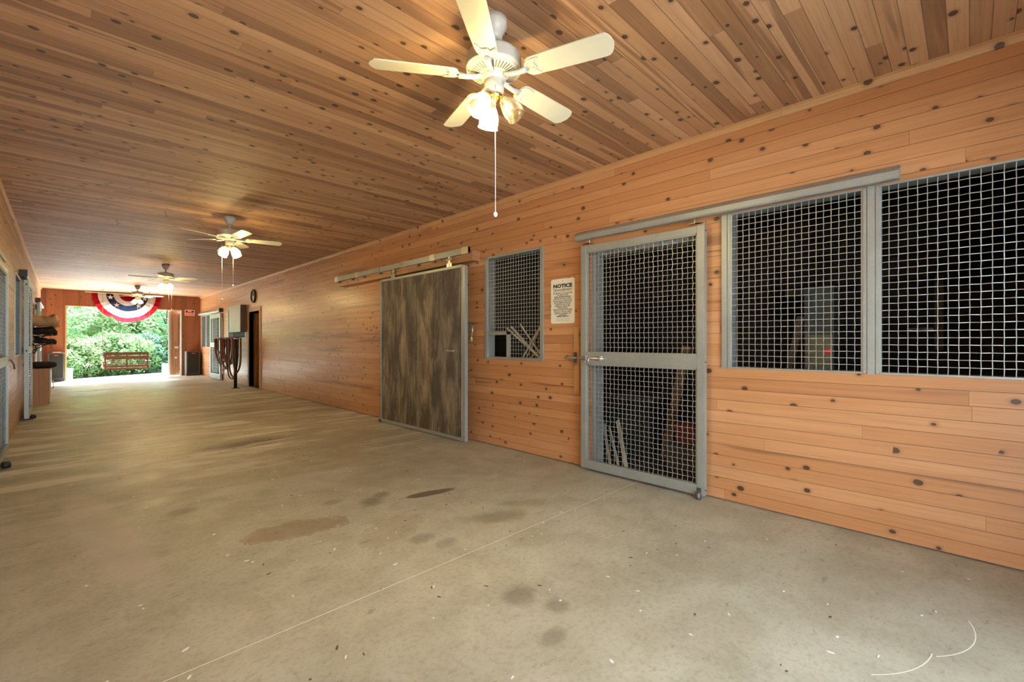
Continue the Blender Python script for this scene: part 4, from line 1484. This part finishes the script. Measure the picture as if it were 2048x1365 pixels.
def m_motor():
    bm = BM(); lathe(bm, [(0.0, -0.18), (0.10, -0.182), (0.138, -0.195), (0.150, -0.215), (0.150, -0.262), (0.153, -0.270), (0.150, -0.276), (0.138, -0.280)], 48); return bm


def m_vent():
    bm = BM(); lathe(bm, [(0.140, -0.278), (0.134, -0.288), (0.070, -0.303), (0.062, -0.305)], 48)
    for k in range(40):
        a = 2 * PI * k / 40
        ca, sa = math.cos(a), math.sin(a)
        w_ = 0.0032
        q_ = []
        for r, z in ((0.080, -0.3020), (0.124, -0.2916)):
            for s in (-1, 1):
                q_.append(bm.verts.new((r * ca - s * w_ * sa, r * sa + s * w_ * ca, z)))
        f = bm.faces.new((q_[0], q_[1], q_[3], q_[2])); f.material_index = 1
    return bm


def m_hub():
    bm = BM(); lathe(bm, [(0.064, -0.300), (0.064, -0.330), (0.052, -0.334), (0.052, -0.340), (0.055, -0.342), (0.055, -0.392), (0.050, -0.402), (0.036, -0.410), (0.0, -0.411)], 32); return bm


def m_kit():
    bm = BM(); lathe(bm, [(0.040, -0.409), (0.046, -0.412), (0.040, -0.424), (0.022, -0.440), (0.014, -0.455), (0.010, -0.470), (0.0, -0.472)], 24); return bm


def m_blade():
    bm = BM()
    ol = []
    r0, r1 = 0.195, 0.655
    top = [(0.0, 0.030), (0.02, 0.048), (0.06, 0.058), (0.30, 0.064), (0.88, 0.069), (0.93, 0.066), (0.955, 0.055), (0.970, 0.046), (0.985, 0.030), (0.992, 0.018), (1.0, 0.0)]
    pts = [(r0 + (r1 - r0) * f, w_) for f, w_ in top]
    ol = pts + [(x, -y) for x, y in pts[-2::-1]]
    prism(bm, ol, 0.006, Matrix.Translation((0, 0, -0.310)) @ Matrix.Rotation(math.radians(-12), 4, 'X'))
    return bm


def m_iron():
    bm = BM()
    rx = Matrix.Rotation(math.radians(-12), 4, 'X')
    tube(bm, [(0.055, 0, -0.306), (0.10, 0, -0.318), (0.15, 0, -0.322), (0.19, 0, -0.318)], 0.013, 8, radii=[0.014, 0.013, 0.013, 0.018])
    ol = [(0.185, 0.012), (0.195, 0.034), (0.215, 0.050), (0.250, 0.054), (0.262, 0.050), (0.250, 0.040), (0.236, 0.022), (0.250, 0.008), (0.244, -0.006), (0.240, -0.024), (0.256, -0.036), (0.275, -0.048), (0.262, -0.054), (0.215, -0.052), (0.195, -0.036), (0.185, -0.012)]
    prism(bm, ol, 0.006, Matrix.Translation((0, 0, -0.3175)) @ rx)
    for p in ((0.21, 0.03), (0.21, -0.03), (0.235, 0.0)):
        lathe(bm, [(0.0, -0.002), (0.006, 0.0), (0.006, 0.003)], 8, Matrix.Translation((0, 0, -0.3175)) @ rx @ Matrix.Translation((p[0], p[1], -0.001)))
    return bm


SH_T = math.radians(38)


def sh_mat(k, r=0.055, z=-0.440):
    return Matrix.Rotation(k, 4, 'Z') @ Matrix.Translation((r, 0, z)) @ Matrix.Rotation(-SH_T, 4, 'Y')


def m_shade():
    bm = BM()
    lathe(bm, [(0.022, 0.0), (0.030, -0.010), (0.040, -0.030), (0.050, -0.060), (0.053, -0.085), (0.050, -0.105), (0.056, -0.118)], 72, ribs=24, ribamp=0.018)
    return bm


def m_socket():
    bm = BM()
    lathe(bm, [(0.0, 0.028), (0.014, 0.026), (0.018, 0.010), (0.026, 0.002), (0.026, -0.006), (0.0, -0.006)], 20)
    tube(bm, [(0, 0, 0.02), (-0.02, 0, 0.040), (-0.045, 0, 0.035)], 0.008, 8)
    return bm


def m_bulb():
    bm = BM(); lathe(bm, [(0.010, -0.008), (0.012, -0.02), (0.022, -0.040), (0.024, -0.055), (0.016, -0.072), (0.0, -0.078)], 16); return bm


def ceiling_fan(label, y, ang, shade_angles, lit, chains, x=1.665):
    t = thing('ceiling_fan', label, 'ceiling fan', (x, y, H), group='ceiling fans down the aisle')
    obj('canopy', cached('canopy', m_canopy, ['enamel']), None, t)
    obj('downrod', cached('downrod', m_rod, ['enamel']), None, t)
    mo = obj('motor_housing', cached('motor_housing', m_motor, ['enamel']), None, t)
    obj('vent_ring', cached('vent_ring', m_vent, ['enamel', 'slot']), None, mo)
    obj('switch_housing', cached('switch_housing', m_hub, ['enamel']), None, t)
    obj('light_fitter', cached('light_fitter', m_kit, ['brass']), None, t)
    for k in range(5):
        a = math.radians(ang + 72 * k)
        b = obj('blade', cached('blade', m_blade, ['blade']), None, t)
        b.rotation_euler = (0, 0, a)
        obj('blade_bracket', cached('blade_bracket', m_iron, ['enamel']), None, b)
    for k, sa in enumerate(shade_angles):
        mt = sh_mat(math.radians(sa))
        on = lit[k]
        s = obj('lamp_shade', cached('lamp_shade' if on else 'clear_lamp_shade', m_shade, ['shade' if on else 'shade_clear']), None, t)
        s.matrix_local = mt
        obj('lamp_socket', cached('lamp_socket', m_socket, ['brass']), None, s)
        if on:
            obj('bulb', cached('bulb', m_bulb, ['bulb']), None, s)
            ld = bpy.data.lights.new('bulb_light', 'POINT')
            ld.energy = FAN_LIGHT * 3.0 / max(1, sum(lit))
            ld.color = (1.0, 0.755, 0.32)
            ld.shadow_soft_size = 0.03
            lo = bpy.data.objects.new('bulb_light', ld)
            COL.objects.link(lo)
            lo.parent = s
            lo.location = (0, 0, -0.095)
        else:
            obj('bulb', cached('dark_bulb', m_bulb, ['enamel']), None, s)
    for dx, dy, z1 in chains:
        bm = BM()
        tube(bm, [(dx, dy, -0.405), (dx * 1.0, dy, z1)], 0.0022, 5)
        c = obj('pull_chain', bm, 'white', t)
        bm = BM(); lathe(bm, [(0, 0.0), (0.009, -0.004), (0.012, -0.014), (0.009, -0.024), (0, -0.028)], 12, Matrix.Translation((dx, dy, z1)))
        obj('chain_pull', bm, 'white', c)
    return t


va = math.degrees(PI / 2 - YAW) + 90 - 90   # image right direction in degrees is -YAW
rt = -math.degrees(YAW)
ceiling_fan('white ceiling fan nearest the camera with one clear glass shade', 1.82, 1.5, [rt - 12, rt + 108, rt + 228], [False, True, True], [(-0.058, -0.075, -1.07)])
ceiling_fan('second ceiling fan from the camera, with two pull chains and lit shades', 7.30, -13, [30, 120, 210, 300], [True] * 4, [(-0.10, -0.03, -1.15), (0.03, -0.05, -0.95)])
ceiling_fan('third ceiling fan from the camera, half way down the aisle', 12.85, 36, [50, 140, 230, 320], [True] * 4, [(0.05, -0.05, -1.05), (0.11, 0.0, -1.0)])
ceiling_fan('farthest ceiling fan, hanging in front of the bunting', 18.30, -20, [40, 130, 220, 310], [True] * 4, [(0.0, -0.05, -0.95)])

# hooks screwed into the ceiling
def hook(x, y, label):
    bm = BM()
    tube(bm, [(x, y, H - 0.001), (x, y, H - 0.03), (x + 0.02, y, H - 0.05), (x + 0.012, y, H - 0.07), (x - 0.008, y, H - 0.065)], 0.003, 6)
    tag(obj('ceiling_hook', bm, 'steel_dark'), label, 'hook')


hook(0.98, 7.6, 'small dark hook in the ceiling left of the second fan')
hook(0.55, 8.6, 'small dark hook in the ceiling nearer the left wall')

# ------------------------------------------------------------------ floor litter (hay chaff, chips)
bm = BM()
rnd = random.Random(11)
for k in range(240):
    x = rnd.uniform(0.05, 3.7)
    y = rnd.uniform(0.0, 7.0) ** 1.0
    L, w_ = rnd.uniform(0.004, 0.016), rnd.uniform(0.002, 0.006)
    a = rnd.uniform(0, PI)
    pr = []
    for cx, cy in ((-L, -w_ * 0.5), (0, -w_), (L, -w_ * 0.2), (L * 0.7, w_), (-L * 0.6, w_ * 0.8)):
        pr.append((x + cx * math.cos(a) - cy * math.sin(a), y + cx * math.sin(a) + cy * math.cos(a)))
    prism(bm, pr, 0.002, Matrix.Translation((0, 0, 0.0003)), mi=0 if rnd.random() < 0.62 else 1)
tag(obj('floor_litter', bm, ['white', 'boxbrown']), 'scattered pale hay chaff and dark crumbs on the concrete floor', 'litter', kind='stuff')

# ------------------------------------------------------------------ outside
bm = BM()
prism(bm, [(-14, YE + 0.12), (14, YE + 0.12), (14, 28), (3.4, 26.2), (0.2, 23.9), (-14, 20 + 2)], 0.1, Matrix.Translation((0, 0, -0.22)))
tag(obj('gravel_apron', bm, 'gravel'), 'bright pale gravel apron outside the far doorway', 'ground', kind='structure')
bm = BM(); box(bm, -40, 50, YE + 0.12, 75, -0.9, -0.23)
tag(obj('grass_ground', bm, 'grass'), 'grassy ground outside the far end of the barn', 'ground', kind='structure')
bm = BM(); box(bm, -14, 16, -14, YN - 0.12, -0.12, -0.005)
tag(obj('front_apron', bm, 'gravel'), 'pale apron outside the near doorway', 'ground', kind='structure')


def crown_mesh(key, rx, ry, rz, n, size, seed):
    rnd = random.Random(seed)
    lobes = []
    for k in range(16):
        a, b = rnd.uniform(0, 2 * PI), rnd.uniform(-0.9, 1.2)
        lobes.append((Vector((math.cos(a) * math.cos(b) * rx * 0.62, math.sin(a) * math.cos(b) * ry * 0.62, math.sin(b) * rz * 0.62)), rnd.uniform(0.30, 0.48)))
    vs, fs = [], []
    for k in range(n):
        c, s = lobes[rnd.randrange(len(lobes))]
        d = Vector((rnd.gauss(0, 1), rnd.gauss(0, 1), rnd.gauss(0, 1))).normalized()
        p = c + Vector((d.x * rx * s, d.y * ry * s, d.z * rz * s)) * (rnd.random() ** 0.25)
        t_ = Vector((rnd.gauss(0, 1), rnd.gauss(0, 1), rnd.gauss(0, 0.6))).normalized()
        b_ = t_.cross(Vector((rnd.gauss(0, 1), rnd.gauss(0, 1), rnd.gauss(0, 1)))).normalized()
        L = size * rnd.uniform(0.6, 1.3)
        i0 = len(vs)
        vs += [p - t_ * L, p - b_ * L * 0.45, p + t_ * L, p + b_ * L * 0.45]
        fs.append((i0, i0 + 1, i0 + 2, i0 + 3))
    me = bpy.data.meshes.new(key)
    me.from_pydata([tuple(v) for v in vs], [], fs)
    return me


CR = [crown_mesh('crown_a', 2.6, 2.4, 3.2, 13000, 0.10, 1), crown_mesh('crown_b', 2.2, 2.2, 2.8, 12000, 0.09, 2), crown_mesh('crown_c', 1.4, 1.2, 1.0, 7000, 0.065, 3)]


def tree(x, y, z, s, which, mat, label, rz=0.0, bush=False):
    t = thing('bush' if bush else 'tree', label, 'bush' if bush else 'tree', (x, y, z), rz, group='trees and bushes outside the far doorway')
    me = CR[which].copy()
    me.materials.append(M[mat])
    o = bpy.data.objects.new('foliage', me)
    COL.objects.link(o)
    o.parent = t
    h = (0.75 if bush else 3.0) * s
    o.location = (0, 0, h)
    o.scale = (s, s, s)
    bm = BM()
    if bush:
        for k in range(4):
            a = k * 1.6
            tube(bm, [(0, 0, 0), (0.15 * math.cos(a), 0.15 * math.sin(a), 0.4 * s), (0.5 * math.cos(a) * s, 0.4 * math.sin(a) * s, 0.9 * s)], 0.02, 6, radii=[0.03, 0.02, 0.008])
        obj('stem', bm, 'bark', t)
    else:
        tube(bm, [(0, 0, 0), (0.08, 0.05, 1.4 * s), (0.0, 0.1, 3.0 * s), (0.1, 0.0, 5.0 * s)], 0.1, 10, radii=[0.17 * s, 0.13 * s, 0.09 * s, 0.03 * s])
        for k in range(6):
            a = k * 1.05
            tube(bm, [(0, 0.05, (1.8 + k * 0.35) * s), (0.7 * math.cos(a) * s, 0.7 * math.sin(a) * s, (2.4 + k * 0.4) * s), (1.5 * math.cos(a) * s, 1.4 * math.sin(a) * s, (3.0 + k * 0.42) * s)], 0.03, 6, radii=[0.05 * s, 0.035 * s, 0.01])
        obj('trunk', bm, 'bark', t)


tree(-0.6, 29.0, -0.5, 0.95, 0, 'leaf_a', 'light green tree at the left side of the far opening')
tree(2.0, 30.5, -0.5, 1.0, 1, 'leaf_b', 'yellowish green tree behind the left half of the swing', 1.0)
tree(4.2, 31.0, -0.5, 1.0, 0, 'leaf_a', 'light green tree behind the right half of the swing', 2.0)
tree(6.4, 33.5, -0.5, 1.25, 1, 'leaf_c', 'darker blue green tree at the right side of the far opening', 0.4)
tree(0.6, 37.0, -0.5, 1.35, 1, 'leaf_c', 'blue green tree standing in the back row behind the left tree', 2.4)
tree(3.6, 39.0, -0.5, 1.5, 0, 'leaf_b', 'tall pale tree in the back row behind the bunting', 3.3)
tree(7.4, 41.0, -0.5, 1.7, 0, 'leaf_c', 'tall dark tree in the back row at the upper right', 4.0)
tree(-2.6, 34.0, -0.5, 1.3, 0, 'leaf_b', 'pale tree in the back row at the far left', 5.0)
BL = ['low bush at the left edge of the gravel', 'low yellowish bush left of the swing seat', 'low bush under the left end of the swing', 'dark low bush under the middle of the swing',
      'low bush under the right end of the swing', 'low yellowish bush right of the swing', 'dark low bush beside the white slatted bin']
for k, (x, y, s, mt) in enumerate(((-0.4, 25.5, 1.05, 'bush_a'), (0.7, 26.4, 1.1, 'bush_b'), (1.8, 27.1, 1.2, 'bush_a'), (2.9, 27.9, 1.2, 'bush_c'), (4.0, 28.5, 1.25, 'bush_a'), (5.2, 29.2, 1.3, 'bush_b'), (6.4, 30.0, 1.3, 'bush_c'))):
    tree(x, y, -0.28, s, 2, mt, BL[k], k * 1.1, bush=True)

# white things just outside
t = thing('utility_box', 'plain white box outside at the left foot of the far doorway', 'box', (0.19, 22.6, -0.12))
bm = BM(); box(bm, -0.14, 0.07, -0.15, 0.15, 0.0, 0.44, 0.01); obj('box_body', bm, 'white', t)
bm = BM(); box(bm, -0.15, 0.08, -0.16, 0.16, 0.441, 0.465, 0.005); obj('box_lid', bm, 'white', t)
t = thing('slatted_bin', 'white slatted bin with an upright post outside the right of the doorway', 'bin', (3.17, 23.2, -0.12))
bm = BM()
for x in (-0.26, 0.22):
    for y in (-0.2, 0.2):
        box(bm, x, x + 0.04, y - 0.02, y + 0.02, 0, 0.52, 0.003)
obj('corner_posts', bm, 'white', t)
for k in range(5):
    bm = BM(); box(bm, -0.22, 0.22, -0.215, -0.20, 0.04 + k * 0.095, 0.11 + k * 0.095, 0.002); obj('slat', bm, 'white', t)
    bm = BM(); box(bm, -0.22, 0.22, 0.20, 0.215, 0.04 + k * 0.095, 0.11 + k * 0.095, 0.002); obj('slat', bm, 'white', t)
bm = BM(); box(bm, -0.24, 0.25, -0.19, 0.19, 0.5, 0.52, 0.003); obj('lid', bm, 'white', t)
bm = BM(); box(bm, -0.06, -0.01, 0.0, 0.05, 0.521, 1.05, 0.003); obj('upright_post', bm, 'white', t)
